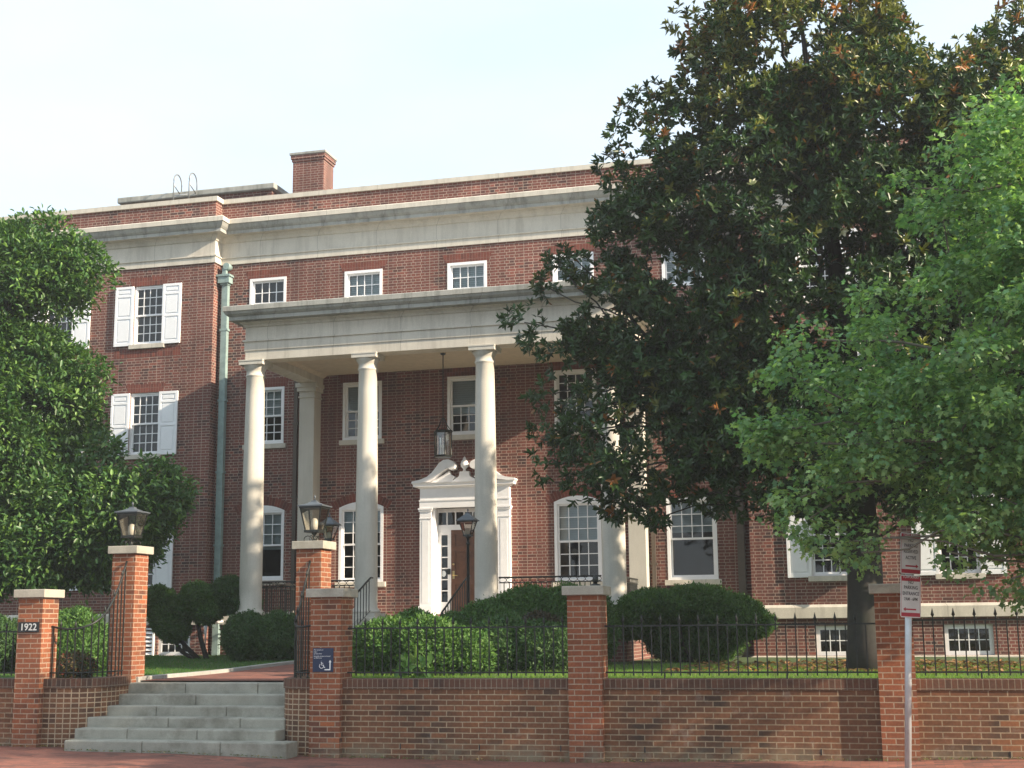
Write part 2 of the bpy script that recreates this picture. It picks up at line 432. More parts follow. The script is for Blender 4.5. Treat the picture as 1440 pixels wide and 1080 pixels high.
def text_part(name, body, size, mat, parent, loc, rotz=0.0, align='CENTER', bold=0.0, sx=1.0, thick=0.0008):
    cu_ = bpy.data.curves.new(name, 'FONT'); cu_.body = body; cu_.size = size; cu_.align_x = align; cu_.align_y = 'CENTER'
    cu_.offset = bold; cu_.extrude = thick; cu_.resolution_u = 3
    t = bpy.data.objects.new(name + '_curve', cu_); C.objects.link(t)
    bpy.context.view_layer.update()
    me = bpy.data.meshes.new_from_object(t.evaluated_get(bpy.context.evaluated_depsgraph_get()))
    bpy.data.objects.remove(t); bpy.data.curves.remove(cu_)
    R = Matrix.Rotation(rotz, 4, 'Z') @ Matrix.Rotation(math.pi / 2, 4, 'X') @ Matrix.Diagonal((sx, 1, 1, 1))
    me.transform(R); me.materials.clear(); me.materials.append(M[mat])
    me.name = name
    return link(name, me, parent, Vector(loc))

# ------------------------------------------------------------------ leaves
T_OVAL = (np.array([[0, 0, 0], [.30, .5, .10], [.68, .42, .06], [1, 0, -.08], [.68, -.42, .06], [.30, -.5, .10]]), [[0, 3, 2, 1], [0, 5, 4, 3]])
T_DIAM = (np.array([[0, 0, 0], [.45, .5, .08], [1, 0, -.05], [.45, -.5, .08]]), [[0, 2, 1], [0, 3, 2]])
T_FLAT = (np.array([[0, 0, 0], [.5, .5, 0], [1, 0, 0], [.5, -.5, 0]]), [[0, 3, 2, 1]])
T_MAPLE = (np.array([[0, .0, 0], [.10, .42, .02], [.30, .26, 0], [.52, .62, -.06], [.62, .24, 0], [1.0, 0, -.10], [.62, -.24, 0], [.52, -.62, -.06], [.30, -.26, 0], [.10, -.42, .02]]), [[0, 9, 8, 7, 6, 5, 4, 3, 2, 1]])
T_BLADE = (np.array([[0, .5, 0], [0, -.5, 0], [1, 0, 0]]), [[0, 1, 2]])

def unit(a): return a / np.maximum(np.linalg.norm(a, axis=-1, keepdims=True), 1e-9)

def leaves(tpl, pos, direc, normal, length, width, cols):
    """arrays of leaf frames -> (verts, faces, colours)"""
    T, F = tpl
    d = unit(direc); side = unit(np.cross(normal, d)); up = np.cross(d, side)
    L = np.asarray(length)[:, None, None]; W = np.asarray(width)[:, None, None]
    v = pos[:, None, :] + d[:, None, :] * T[None, :, 0:1] * L + side[:, None, :] * T[None, :, 1:2] * W + up[:, None, :] * T[None, :, 2:3] * L
    n = len(pos); k = len(T)
    base = (np.arange(n) * k)
    faces = []
    for f in F: faces.append(base[:, None] + np.array(f)[None, :])
    return v.reshape(-1, 3), faces, np.repeat(cols, k, axis=0)

def leaf_object(name, chunks, mats, parent, origin, matidx=None):
    nv = 0; V = []; FI = []; CO = []; MI = []
    for ci, (v, faces, col) in enumerate(chunks):
        V.append(v); CO.append(col)
        for f in faces:
            FI.append(f + nv); MI.append(np.full(len(f), 0 if matidx is None else matidx[ci]))
        nv += len(v)
    V = np.concatenate(V) - np.array(origin)[None, :]
    CO = np.concatenate(CO)
    sizes = np.concatenate([np.full(len(f), f.shape[1]) for f in FI])
    loops = np.concatenate([f.reshape(-1) for f in FI])
    me = bpy.data.meshes.new(name)
    me.vertices.add(len(V)); me.vertices.foreach_set('co', V.astype(np.float32).reshape(-1))
    me.loops.add(len(loops)); me.loops.foreach_set('vertex_index', loops.astype(np.int32))
    me.polygons.add(len(sizes))
    me.polygons.foreach_set('loop_start', np.concatenate([[0], np.cumsum(sizes)[:-1]]).astype(np.int32))
    me.polygons.foreach_set('loop_total', sizes.astype(np.int32))
    for m in mats: me.materials.append(M[m])
    me.polygons.foreach_set('material_index', np.concatenate(MI).astype(np.int32))
    at = me.attributes.new('leafcol', 'FLOAT_COLOR', 'POINT')
    at.data.foreach_set('color', np.concatenate([CO, np.ones((len(CO), 1))], axis=1).astype(np.float32).reshape(-1))
    me.update(calc_edges=True)
    return link(name, me, parent, Vector(origin))

def rand_unit(n): return unit(RNG.normal(size=(n, 3)))

def ellipsoid_points(ells, n, lo=0.55, hi=1.0, holes=()):
    """points biased to the outer shell of a union of ellipsoids"""
    vol = np.array([e[3] * e[4] * e[5] for e in ells]) ** 0.75; vol = vol / vol.sum()
    out = []
    c = np.array([e[:3] for e in ells]); r = np.array([e[3:6] for e in ells])
    tot = 0
    while tot < n:
        k = RNG.choice(len(ells), size=n * 2, p=vol)
        u = rand_unit(n * 2); rad = lo + (hi - lo) * RNG.random(n * 2) ** 0.6
        p = c[k] + u * r[k] * rad[:, None]
        inside = np.zeros(len(p), bool)
        for j in range(len(ells)):
            q = np.linalg.norm((p - c[j]) / r[j], axis=1)
            inside |= (q < lo * 0.92) & (k != j)
        p = p[~inside]
        for (hx, hy, hz, hr) in holes:
            p = p[np.linalg.norm((p - np.array([hx, hy, hz])) * np.array([1, 0.35, 1]), axis=1) > hr]
        out.append(p); tot += len(p)
    p = np.concatenate(out); RNG.shuffle(p); return p[:n]

def limbs(mb, base, fork_pts, targets, r0, rt=0.010, n=6, wig=0.4):
    for t in targets:
        t = Vector(t)
        f, fr = min(fork_pts, key=lambda q: (Vector(q[0]) - t).length + max(0, Vector(q[0]).z - t.z) * 1.5)
        f = Vector(f); L = (t - f).length
        pts = []
        side = Vector((random.uniform(-1, 1), random.uniform(-1, 1), random.uniform(-.3, .6)))
        for k in range(6):
            s_ = k / 5
            pts.append(f.lerp(t, s_) + side * math.sin(s_ * math.pi) * wig * L * 0.3 + Vector((random.uniform(-1, 1), random.uniform(-1, 1), random.uniform(-1, 1))) * 0.03 * L * (0 < k < 5))
        ra = min(fr * 0.6, 0.010 + r0 * L)
        mb.tube(pts, [ra + (rt - ra) * k / 5 for k in range(6)], n, 0, cap=False)

# ================================================================== THE BUILDING
YC, YW, YP = 12.766, 12.43, 9.60           # recessed wall plane, wing wall plane, portico column line
XL, XR = -15.33, -2.59                      # corners of the wings
BXL, BXR, BYB = -27.0, 9.5, 27.0
bld = thing('brick_building', 'three storey red brick hall with limestone cornice and columned stone portico', 'building', (-8.95, YC, 0.9))

def wall_grid(mb, x0, x1, z0, z1, y, holes, mat=0, depth=0.16, reveal_mat=0):
    xs = sorted({x0, x1, *[h[0] for h in holes], *[h[1] for h in holes]}); zs = sorted({z0, z1, *[h[2] for h in holes], *[h[3] for h in holes]})
    xs = [x for x in xs if x0 <= x <= x1]; zs = [z for z in zs if z0 <= z <= z1]
    for a, b_ in zip(xs, xs[1:]):
        run = None
        for c, d in zip(zs, zs[1:]):
            cx, cz = (a + b_) / 2, (c + d) / 2
            hole = any(h[0] < cx < h[1] and h[2] < cz < h[3] for h in holes)
            if not hole: mb.face([(a, y, c), (b_, y, c), (b_, y, d), (a, y, d)], mat)
    for h in holes:
        a, b_, c, d = h[:4]; y2 = y + depth
        mb.face([(a, y, c), (a, y, d), (a, y2, d), (a, y2, c)], reveal_mat)
        mb.face([(b_, y, d), (b_, y, c), (b_, y2, c), (b_, y2, d)], reveal_mat)
        mb.face([(a, y, d), (b_, y, d), (b_, y2, d), (a, y2, d)], reveal_mat)
        mb.face([(a, y, c), (a, y2, c), (b_, y2, c), (b_, y, c)], reveal_mat)
        if len(h) > 4:        # segmental arch: fill the two corners between arc and rectangle
            rise = h[4]; n = 10; w = b_ - a
            R = (w * w / 4 + rise * rise) / (2 * rise)
            arc = [(a + w * k / n, d - rise + (math.sqrt(R * R - (w * k / n - w / 2) ** 2) - (R - rise))) for k in range(n + 1)]
            for p, q in zip(arc, arc[1:]):
                mb.face([(p[0], y, p[1]), (q[0], y, q[1]), (q[0], y, d), (p[0], y, d)], mat)
                mb.face([(q[0], y, q[1]), (p[0], y, p[1]), (p[0], y2, p[1]), (q[0], y2, q[1])], reveal_mat)

# window table: xc, z0, z1, width, wall plane, arch rise, shutters, blind fraction, rows upper, rows lower, sill
WINS = []
CB = [-14.04, -11.55, -8.95, -6.40, -3.86]
for i, x in enumerate(CB):
    WINS.append(dict(x=x, z0=9.17, z1=10.13, w=0.97, y=YC, cols=4, ru=3, rl=0, blind=(0, .9, .9, .9, .9)[i], shut=0))
    WINS.append(dict(x=x, z0=6.02, z1=7.40, w=0.98, y=YC, cols=4, ru=3, rl=3, blind=(.5, .5, .62, 0, .4)[i], shut=0, sill=1, nomunt=(i == 1 or i == 2)))
    if i != 2:
        WINS.append(dict(x=x, z0=(2.78, 2.70, 0, 2.62, 2.62)[i], z1=(4.55, 4.56, 0, 4.53, 4.40)[i], w=(1.10, 1.10, 0, 1.07, 1.09)[i], y=YC, cols=4, ru=3, rl=3, arch=0.13 if i < 4 else 0, blind=(.55, .30, 0, .47, .40)[i], shut=0, sill=1, plainl=(i in (0, 4))))
LB = [-17.09, -19.60, -22.11, -24.62]
RB = [-0.92, 1.63, 4.18, 6.73]
for x in LB + RB:
    WINS.append(dict(x=x, z0=8.60, z1=10.08, w=0.83, y=YW, cols=4, ru=3, rl=3, blind=0.0, shut=1, sill=1))
    WINS.append(dict(x=x, z0=5.86, z1=7.38, w=0.83, y=YW, cols=4, ru=3, rl=3, blind=0.0, shut=1, sill=1))
    WINS.append(dict(x=x, z0=2.64, z1=4.36, w=0.83, y=YW, cols=4, ru=3, rl=3, blind=0.0, shut=1, sill=1))
    if x in RB: WINS.append(dict(x=x + 0.09, z0=1.00, z1=1.61, w=0.95, y=YW, cols=4, ru=2, rl=0, blind=0, shut=0, base=1))
WINS.append(dict(x=-3.75, z0=1.02, z1=1.60, w=0.95, y=YC, cols=4, ru=2, rl=0, blind=0, shut=0, base=1))
WINS.append(dict(x=-16.1, z0=1.06, z1=1.58, w=0.85, y=YW, cols=4, ru=2, rl=0, blind=0, shut=0, base=1))

def hole(w):
    t = (w['x'] - w['w'] / 2, w['x'] + w['w'] / 2, w['z0'], w['z1'])
    return t + (w['arch'],) if w.get('arch') else t
DOOR_HOLE = (-9.78, -8.22, 1.95, 4.36)
wall = MB()
hc = [hole(w) for w in WINS if w['y'] == YC] + [DOOR_HOLE]
hl = [hole(w) for w in WINS if w['y'] == YW and w['x'] < XL]
hr = [hole(w) for w in WINS if w['y'] == YW and w['x'] > XR]
wall_grid(wall, XL, XR, 0.0, 12.11, YC, hc)
wall_grid(wall, BXL, XL, 0.0, 12.11, YW, hl)
wall_grid(wall, XR, BXR, 0.0, 12.11, YW, hr)
wall.face([(XL, YW, 0), (XL, YC, 0), (XL, YC, 12.11), (XL, YW, 12.11)])
wall.face([(XR, YC, 0), (XR, YW, 0), (XR, YW, 12.11), (XR, YC, 12.11)])
wall.face([(BXR, YW, 0), (BXR, BYB, 0), (BXR, BYB, 12.11), (BXR, YW, 12.11)])
wall.face([(BXL, BYB, 0), (BXL, YW, 0), (BXL, YW, 12.11), (BXL, BYB, 12.11)])
wall.face([(BXR, BYB, 0), (BXL, BYB, 0), (BXL, BYB, 12.11), (BXR, BYB, 12.11)])
wall.face([(BXL + .3, YW + .3, 11.75), (BXR - .3, YC + .3, 11.75), (BXR - .3, BYB - .3, 11.75), (BXL + .3, BYB - .3, 11.75)], 1)
# parapet back faces
wall.face([(BXR - .3, YC + .32, 11.75), (BXL + .3, YC + .32, 11.75), (BXL + .3, YC + .32, 12.11), (BXR - .3, YC + .32, 12.11)])
wall.build('wall', ['brick', 'roof'], bld)
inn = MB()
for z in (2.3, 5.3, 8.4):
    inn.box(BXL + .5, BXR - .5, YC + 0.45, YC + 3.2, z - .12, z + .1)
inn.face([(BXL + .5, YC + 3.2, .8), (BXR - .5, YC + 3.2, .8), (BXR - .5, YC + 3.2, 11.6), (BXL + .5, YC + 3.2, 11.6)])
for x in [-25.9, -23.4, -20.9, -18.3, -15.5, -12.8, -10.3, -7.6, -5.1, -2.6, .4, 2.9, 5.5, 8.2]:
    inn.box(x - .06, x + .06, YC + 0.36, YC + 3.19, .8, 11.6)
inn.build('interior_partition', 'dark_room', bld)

def path_front(o=0.0): return [(BXL - .0, BYB), (BXL, YW), (XL, YW), (XL, YC), (XR, YC), (XR, YW), (BXR, YW), (BXR, BYB)]
# cornice + frieze (outward, z)
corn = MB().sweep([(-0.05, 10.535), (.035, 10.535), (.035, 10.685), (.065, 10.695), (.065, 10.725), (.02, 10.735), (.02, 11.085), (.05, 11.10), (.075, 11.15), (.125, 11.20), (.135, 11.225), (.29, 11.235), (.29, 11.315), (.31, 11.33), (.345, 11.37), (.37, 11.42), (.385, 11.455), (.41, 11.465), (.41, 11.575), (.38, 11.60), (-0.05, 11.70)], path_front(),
                  [0] * 10 + [0, 1, 1, 1, 1, 1, 1, 0, 0, 0])  # greyer cyma: shade below the top fascia is put into the stone colour
corn.build('cornice', ['limestone', 'grey_stone'], bld)
MB().sweep([(-.32, 12.11), (.05, 12.11), (.05, 12.225), (-.32, 12.25)], path_front(), closed_prof=True, ends=False).build('parapet_coping', 'limestone', bld)
wt = MB()
wt.sweep([(-.02, 1.77), (.09, 1.77), (.09, 1.99), (.05, 2.045), (-.02, 2.05)], [(BXL, BYB), (BXL, YW), (XL, YW), (XL, YC), (-13.12, YC)])
wt.build('water_table', 'limestone', bld); wt = MB()
wt.sweep([(-.02, 1.77), (.09, 1.77), (.09, 1.99), (.05, 2.045), (-.02, 2.05)], [(-4.65, YC), (XR, YC), (XR, YW), (BXR, YW), (BXR, BYB)])
wt.build('water_table', 'limestone', bld); wt = MB()
wt.sweep([(-.02, .5), (.06, .5), (.06, .98), (-.02, 1.0)], [(-4.65, YC), (XR, YC), (XR, YW), (BXR, YW), (BXR, BYB)])
wt.build('plinth', 'limestone', bld)

def place_window(w):
    x, z0, z1, wd, y = w['x'], w['z0'], w['z1'], w['w'], w['y']
    a, b_ = x - wd / 2, x + wd / 2
    fr = MB(); ct = 0.065 if not w['shut'] else 0.04
    rise = w.get('arch', 0)
    yf = y - 0.012 if not w['shut'] else y + 0.03
    if w.get('base'): yf = y + .06; ct = .045
    spring = z1 - rise
    fr.box(a, a + ct, yf, y + .14, z0, spring); fr.box(b_ - ct, b_, yf, y + .14, z0, spring)
    fr.box(a + ct, b_ - ct, yf, y + .14, z0, z0 + ct * .9)
    if rise:
        n = 10; R = (wd * wd / 4 + rise * rise) / (2 * rise)
        arc = [(b_ - wd * k / n, spring + math.sqrt(max(R * R - (wd * k / n - wd / 2) ** 2, 0)) - (R - rise) - .002) for k in range(n + 1)]
        fr.poly_extrude([(a, spring), (b_, spring)] + [(p[0], p[1]) for p in arc[1:-1]], yf, y + .14)
        fr.box(a + ct, b_ - ct, yf + .004, y + .14, spring - .05, spring - .002)
        top = spring - .05
    else:
        fr.box(a + ct, b_ - ct, yf, y + .14, z1 - ct, z1); top = z1 - ct
    gi, go = a + ct, b_ - ct; zb = z0 + ct * .9
    frame = fr.build('window', 'white', bld, (x, y, z0))
    sa = MB(); st = 0.04
    def sash(za, zc, yy, rows, munt=True):
        sa.box(gi, gi + st, yy, yy + .035, za, zc); sa.box(go - st, go, yy, yy + .035, za, zc)
        sa.box(gi + st, go - st, yy, yy + .035, za, za + st * 1.1); sa.box(gi + st, go - st, yy, yy + .035, zc - st, zc)
        if munt:
            iw = (go - gi - 2 * st)
            for k in range(1, w['cols']):
                xx = gi + st + iw * k / w['cols']; sa.box(xx - .0095, xx + .0095, yy + .006, yy + .03, za + st * 1.1, zc - st)
            for k in range(1, rows):
                zz = za + st * 1.1 + (zc - za - 2.1 * st) * k / rows; sa.box(gi + st, go - st, yy + .008, yy + .028, zz - .0095, zz + .0095)
    gl = MB()
    if w['rl']:
        zm = (zb + top) / 2
        sash(zm - .02, top, y + .05, w['ru'], not w.get('nomunt')); sash(zb, zm + .02, y + .088, w['rl'], not w.get('plainl'))
        gl.face([(gi, y + .068, zm), (go, y + .068, zm), (go, y + .068, top), (gi, y + .068, top)])
        gl.face([(gi, y + .106, zb), (go, y + .106, zb), (go, y + .106, zm), (gi, y + .106, zm)])
    else:
        sash(zb, top, y + .06, w['ru'])
        gl.face([(gi, y + .078, zb), (go, y + .078, zb), (go, y + .078, top), (gi, y + .078, top)])
    sa.build('sash', 'white', frame)
    gl.build('pane', 'glass', frame)
    if w['blind']:
        zz = top - (top - zb) * w['blind']
        bl = MB(); n = max(3, int((top - zz) / 0.05))
        for k in range(n):
            za = zz + (top - zz) * k / n; zc = zz + (top - zz) * (k + 1) / n
            bl.face([(gi, y + .16, za), (go, y + .16, za), (go, y + .175, zc), (gi, y + .175, zc)])
        bl.box(gi, go, y + .155, y + .18, zz - .02, zz)
        bl.build('blind', 'blind', frame)
    if w.get('sill'):
        MB().box(a - .07, b_ + .07, y - .06, y + .05, z0 - .115, z0 - .003).build('sill', 'limestone', frame, bevel=.006)
    if not w.get('base'):
        # soldier course over the flat window heads / gauged arch over the round ones
        so = MB()
        if rise:
            n = 16; R = (wd * wd / 4 + rise * rise) / (2 * rise); cz = z1 - R; half = math.asin(wd / 2 / R) + .10
            for k in range(n):
                t0 = -half + 2 * half * k / n; t1 = -half + 2 * half * (k + 1) / n
                P = [(x + r_ * math.sin(t), y - .004, cz + r_ * math.cos(t)) for r_, t in ((R + .003, t0), (R + .003, t1), (R + .20, t1), (R + .20, t0))]
                so.face(P, 0, [(0, R * t0), (0, R * t1), (.2, R * t1), (.2, R * t0)] if False else [(R * t0, .05), (R * t1, .05), (R * t1, .25), (R * t0, .25)])
        else:
            so.face([(a - .06, y - .004, z1 + .004), (b_ + .06, y - .004, z1 + .004), (b_ + .13, y - .004, z1 + .215), (a - .13, y - .004, z1 + .215)])
        if w['shut'] and z0 > 8: MB().face([(a - .5, y - .004, z0 - .33), (b_ + .5, y - .004, z0 - .33), (b_ + .5, y - .004, z0 - .125), (a - .5, y - .004, z0 - .125)]).build('soldier_course', 'soldier', frame)
        so.build('brick_arch', 'soldier', frame)

def shutter_mesh(h):
    mb = MB(); w = 0.50
    mb.box(0, w, -.028, 0, 0, h)
    st = .065; zs = [st * 1.3, h * .47 - .03, h * .47 + .03, h * .84 - .03, h * .84 + .03, h - st]
    # raised rails and stiles, sunk panels with a raised field
    mb.box(0, st, -.044, -.028, 0, h); mb.box(w - st, w, -.044, -.028, 0, h)
    for a, b_ in ((0, zs[0]), (zs[1], zs[2]), (zs[3], zs[4]), (zs[5], h)): mb.box(st, w - st, -.044, -.028, a, b_)
    for a, b_ in ((zs[0], zs[1]), (zs[2], zs[3]), (zs[4], zs[5])): mb.box(st + .035, w - st - .035, -.040, -.028, a + .035, b_ - .035)
    return mb
for w in WINS:
    place_window(w)
    if w['shut']:
        a, b_ = w['x'] - w['w'] / 2, w['x'] + w['w'] / 2
        h = w['z1'] - w['z0'] + .03
        for xx in (a - .50 + .01, b_ - .01):
            mb = shutter_mesh(h)
            if xx > w['x'] and abs(w['x'] + .92) < .01 and w['z0'] < 3:      # one shutter has swung off the wall
                ca, sa_ = math.cos(-.75), math.sin(-.75); mb.v = [(p[0] * ca - p[1] * sa_, p[0] * sa_ + p[1] * ca, p[2]) for p in mb.v]
            mb.v = [(p[0] + xx, p[1] + w['y'] - .012, p[2] + w['z0'] - .03) for p in mb.v]
            mb.build('shutter', 'shutter', bld, (xx, w['y'], w['z0']), bevel=.004)

# ---- portico
P0, P1, PF = -12.95, -4.81, 9.40            # outer faces of the entablature
ppath = [(P0, YC), (P0, PF), (P1, PF), (P1, YC)]
ent = MB()
prof = [(-.40, 7.37), (0, 7.37), (0, 7.575), (.02, 7.58), (.02, 7.765), (.05, 7.775), (.05, 7.815), (.005, 7.825), (.005, 8.09), (.03, 8.10), (.05, 8.14), (.10, 8.175), (.11, 8.20), (.27, 8.21), (.27, 8.29), (.29, 8.30), (.34, 8.345), (.36, 8.39), (.38, 8.40), (.38, 8.50), (.36, 8.515), (-.1, 8.60)]
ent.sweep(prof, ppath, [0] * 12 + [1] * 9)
ent.sweep([(-.40, 7.62), (-.40, 7.37)], ppath)
ent.face([(P0 + .1, PF + .1, 8.60), (P1 - .1, PF + .1, 8.60), (P1 - .1, YC, 8.64), (P0 + .1, YC, 8.64)], 1)
ent.build('entablature', ['limestone', 'grey_stone'], bld)
ce = MB(); ce.face([(P0 + .4, YC, 7.60), (P1 - .4, YC, 7.60), (P1 - .4, PF + .4, 7.60), (P0 + .4, PF + .4, 7.60)])
ce.sweep([(-.41, 7.53), (-.47, 7.57), (-.50, 7.598)], ppath)
ce.build('portico_ceiling', 'ceiling', bld)
COLX = [-12.79, -10.20, -7.62, -5.00]
def column_mesh():
    mb = MB(); z0, z1 = 1.87, 7.37
    mb.box(-.31, .31, -.31, .31, z0, z0 + .085)
    pr_ = [(.295, z0 + .085), (.305, z0 + .115), (.295, z0 + .15), (.262, z0 + .165), (.255, z0 + .19)]
    for k in range(13):
        t = k / 12; r = .238 - .045 * (t ** 1.7); pr_.append((r, z0 + .20 + t * (z1 - z0 - .20 - .36)))
    zt = z1 - .36
    pr_ += [(.20, zt + .01), (.212, zt + .025), (.212, zt + .05), (.197, zt + .06), (.197, zt + .15), (.215, zt + .165), (.222, zt + .19), (.255, zt + .235), (.26, zt + .26)]
    mb.lathe(0, 0, pr_, 40)
    mb.box(-.275, .275, -.275, .275, z1 - .10, z1 - .025); mb.box(-.285, .285, -.285, .285, z1 - .025, z1 - .001)
    return mb
cmb = column_mesh()
col0 = None
for x in COLX:
    if col0 is None:
        cmb.v = [(p[0] + x, p[1] + YP, p[2]) for p in cmb.v]
        col0 = cmb.build('column', 'column', bld, (x, YP, 1.87))
    else: copy_part(col0, bld, (x, YP, 1.87))
# square engaged piers against the wall
for x in (-12.79, -5.00):
    pm = MB(); ya, yb = YC - .40, YC + .02
    pm.box(x - .19, x + .19, ya, yb, 2.06, 7.02); pm.box(x - .25, x + .25, ya - .06, yb, 1.87, 2.06)
    pm.box(x - .215, x + .215, ya - .025, yb, 7.02, 7.06); pm.box(x - .195, x + .195, ya - .005, yb, 7.06, 7.17)
    pm.box(x - .24, x + .24, ya - .05, yb, 7.17, 7.27); pm.box(x - .27, x + .27, ya - .08, yb, 7.27, 7.369)
    pm.build('pilaster', 'column', bld, (x, ya, 1.87), bevel=.006)
pod = MB(); pod.box(-13.05, -4.75, 9.28, YC, 0.6, 1.66, 0, skip='td'); pod.build('portico_base', 'brick', bld)
MB().box(-13.12, -4.68, 9.20, YC, 1.66, 1.868).build('portico_floor', 'limestone', bld, bevel=.01)
# entrance steps
stp = MB()
for k in range(6):
    z = 1.868 - .135 * (k + 1); y = 9.20 - .30 * (k + 1)
    stp.box(-10.02, -7.78, y, 9.20 - .002 * k, z - .135, z - .001 * k)
stp.build('portico_steps', 'bluestone', bld, bevel=.008)
for a, b_ in ((-10.22, -10.025), (-7.775, -7.60)):
    ck = MB()
    i = [ck.vert(p) for p in ((a, 7.25, .8), (b_, 7.25, .8), (b_, 9.197, .8), (a, 9.197, .8), (a, 7.25, 1.16), (b_, 7.25, 1.16), (b_, 9.197, 1.85), (a, 9.197, 1.85))]
    for f in ((0, 1, 5, 4), (1, 2, 6, 5), (2, 3, 7, 6), (3, 0, 4, 7), (4, 5, 6, 7)): ck.fi([i[q] for q in f])
    ck.build('step_cheek', 'bluestone', bld, bevel=.01)

# ---- door and its surround
DX = -9.0
ds = MB()
for s in (-1, 1):
    xo = DX + s * 1.065; xi = DX + s * .79
    a, b_ = min(xo, xi), max(xo, xi)
    ds.box(a, b_, YC - .14, YC, 2.13, 4.27); ds.box(a - .02, b_ + .02, YC - .17, YC, 1.87, 2.13)
    ds.box(a - .012, b_ + .012, YC - .155, YC, 4.10, 4.125); ds.box(a - .02, b_ + .02, YC - .165, YC, 4.27, 4.31); ds.box(a - .035, b_ + .035, YC - .18, YC, 4.31, 4.345)
    ds.box(a + .055, b_ - .055, YC - .146, YC - .13, 2.2, 4.05)
ds.box(-10.07, -7.93, YC - .15, YC, 4.345, 4.50); ds.box(-10.08, -7.92, YC - .165, YC, 4.50, 4.53); ds.box(-10.06, -7.94, YC - .145, YC, 4.53, 4.79)
ds.sweep([(.0, 4.79), (.03, 4.80), (.05, 4.825), (.12, 4.83), (.12, 4.87), (.15, 4.91), (.0, 4.915)], [(-10.07, YC), (-10.07, YC - .14), (-7.93, YC - .14), (-7.93, YC)])
NECK = [(-1.23, 4.915), (-1.22, 4.955), (-1.02, 4.99), (-.86, 5.05), (-.74, 5.14), (-.64, 5.26), (-.56, 5.36), (-.46, 5.425), (-.34, 5.435), (-.24, 5.39), (-.19, 5.31),
        (-.20, 5.22), (-.29, 5.19), (-.36, 5.23), (-.44, 5.20), (-.56, 5.11), (-.70, 5.00), (-.86, 4.935), (-1.05, 4.915)]
TYMP = [(-1.15, 4.912), (-.30, 4.912), (-.30, 4.95), (-.22, 5.04), (-.33, 5.10), (-.36, 5.19), (-.50, 5.10), (-.80, 4.96)]
for s in (-1, 1):
    ds.poly_extrude([(DX - s * px, pz) for px, pz in (NECK if s == 1 else NECK[::-1])], YC - .27, YC - .001)
    ds.poly_extrude([(DX - s * px, pz) for px, pz in (TYMP if s == 1 else TYMP[::-1])], YC - .12, YC - .002)
    ds.tube([(DX + s * .27, YC - .30, 5.29), (DX + s * .27, YC - .02, 5.29)], .095, 16)
ds.poly_extrude([(DX - .30, 4.911), (DX + .30, 4.911), (DX + .30, 4.95), (DX + .13, 5.05), (DX + .11, 5.16), (DX - .11, 5.16), (DX - .13, 5.05), (DX - .30, 4.95)], YC - .13, YC - .003)
ds.lathe(DX, YC - .10, [(.05, 5.16), (.03, 5.19), (.03, 5.21), (.085, 5.27), (.095, 5.33), (.07, 5.40), (.035, 5.44), (.04, 5.46), (.01, 5.50)], 16)
surround = ds.build('door_surround', 'white', bld, (DX, YC, 1.87))
fr = MB(); yd = YC + .17
fr.box(DX - .78, DX - .72, YC - .05, yd + .08, 1.87, 4.345); fr.box(DX + .72, DX + .78, YC - .05, yd + .08, 1.87, 4.345)
fr.box(DX - .72, DX + .72, yd, yd + .08, 4.26, 4.345)
fr.box(DX - .72, DX + .72, yd - .01, yd + .08, 3.85, 3.97)
for k in range(1, 7): fr.box(DX - .72 + 1.44 * k / 7 - .014, DX - .72 + 1.44 * k / 7 + .014, yd + .01, yd + .05, 3.97, 4.26)
for s in (-1, 1):
    a, b_ = sorted((DX + s * .72, DX + s * .41)); ia, ib = a + .075, b_ - .085 if s < 0 else b_ - .075
    if s > 0: ia, ib = a + .085, b_ - .075
    fr.box(a, ia, yd, yd + .06, 1.87, 3.85); fr.box(ib, b_, yd, yd + .06, 1.87, 3.85)
    fr.box(ia, ib, yd, yd + .06, 1.87, 2.22); fr.box(ia, ib, yd, yd + .06, 3.74, 3.85)
    for k in range(1, 6): z = 2.22 + 1.52 * k / 6; fr.box(ia, ib, yd + .01, yd + .05, z - .013, z + .013)
dframe = fr.build('door_frame', 'white', bld, (DX, yd, 1.87))
MB().face([(DX - .72, yd + .035, 2.2), (DX + .72, yd + .035, 2.2), (DX + .72, yd + .035, 4.27), (DX - .72, yd + .035, 4.27)]).build('pane', 'glass', dframe)
dm = MB(); dm.box(DX - .41, DX + .41, yd + .01, yd + .03, 1.88, 3.85)
for a, b_ in ((-.41, -.31), (-.05, .05), (.31, .41)): dm.box(DX + a, DX + b_, yd - .006, yd + .01, 1.88, 3.85)
for z0_, z1_ in ((1.88, 2.08), (2.62, 2.76), (3.36, 3.48), (3.75, 3.85)):
    for a, b_ in ((-.31, -.05), (.05, .31)): dm.box(DX + a, DX + b_, yd - .006, yd + .01, z0_, z1_)
for z0_, z1_ in ((2.08, 2.62), (2.76, 3.36), (3.48, 3.75)):
    for a in (-.31, .05): dm.box(DX + a + .03, DX + a + .23, yd, yd + .01, z0_ + .03, z1_ - .03)
door = dm.build('door', 'wood', bld, (DX, yd, 1.87))
hd = MB(); hd.tube([(DX - .35, yd - .01, 2.82), (DX - .35, yd - .07, 2.82), (DX - .23, yd - .075, 2.81)], .012, 8); hd.box(DX - .375, DX - .325, yd - .016, yd - .006, 2.74, 2.92); hd.tube([(DX - .35, yd, 3.07), (DX - .35, yd - .03, 3.07)], .022, 10)
hd.build('handle', 'brass', door)
kp = MB(); kp.box(DX - .49, DX - .425, yd - .03, yd, 2.84, 2.97); kp.build('keypad', 'iron', dframe)
st = MB(); n = 14
st.face([(DX - .60 + .055 * math.cos(2 * math.pi * k / n), yd + .03, 2.86 + .07 * math.sin(2 * math.pi * k / n)) for k in range(n)])
st.build('sticker', 'blind', dframe)

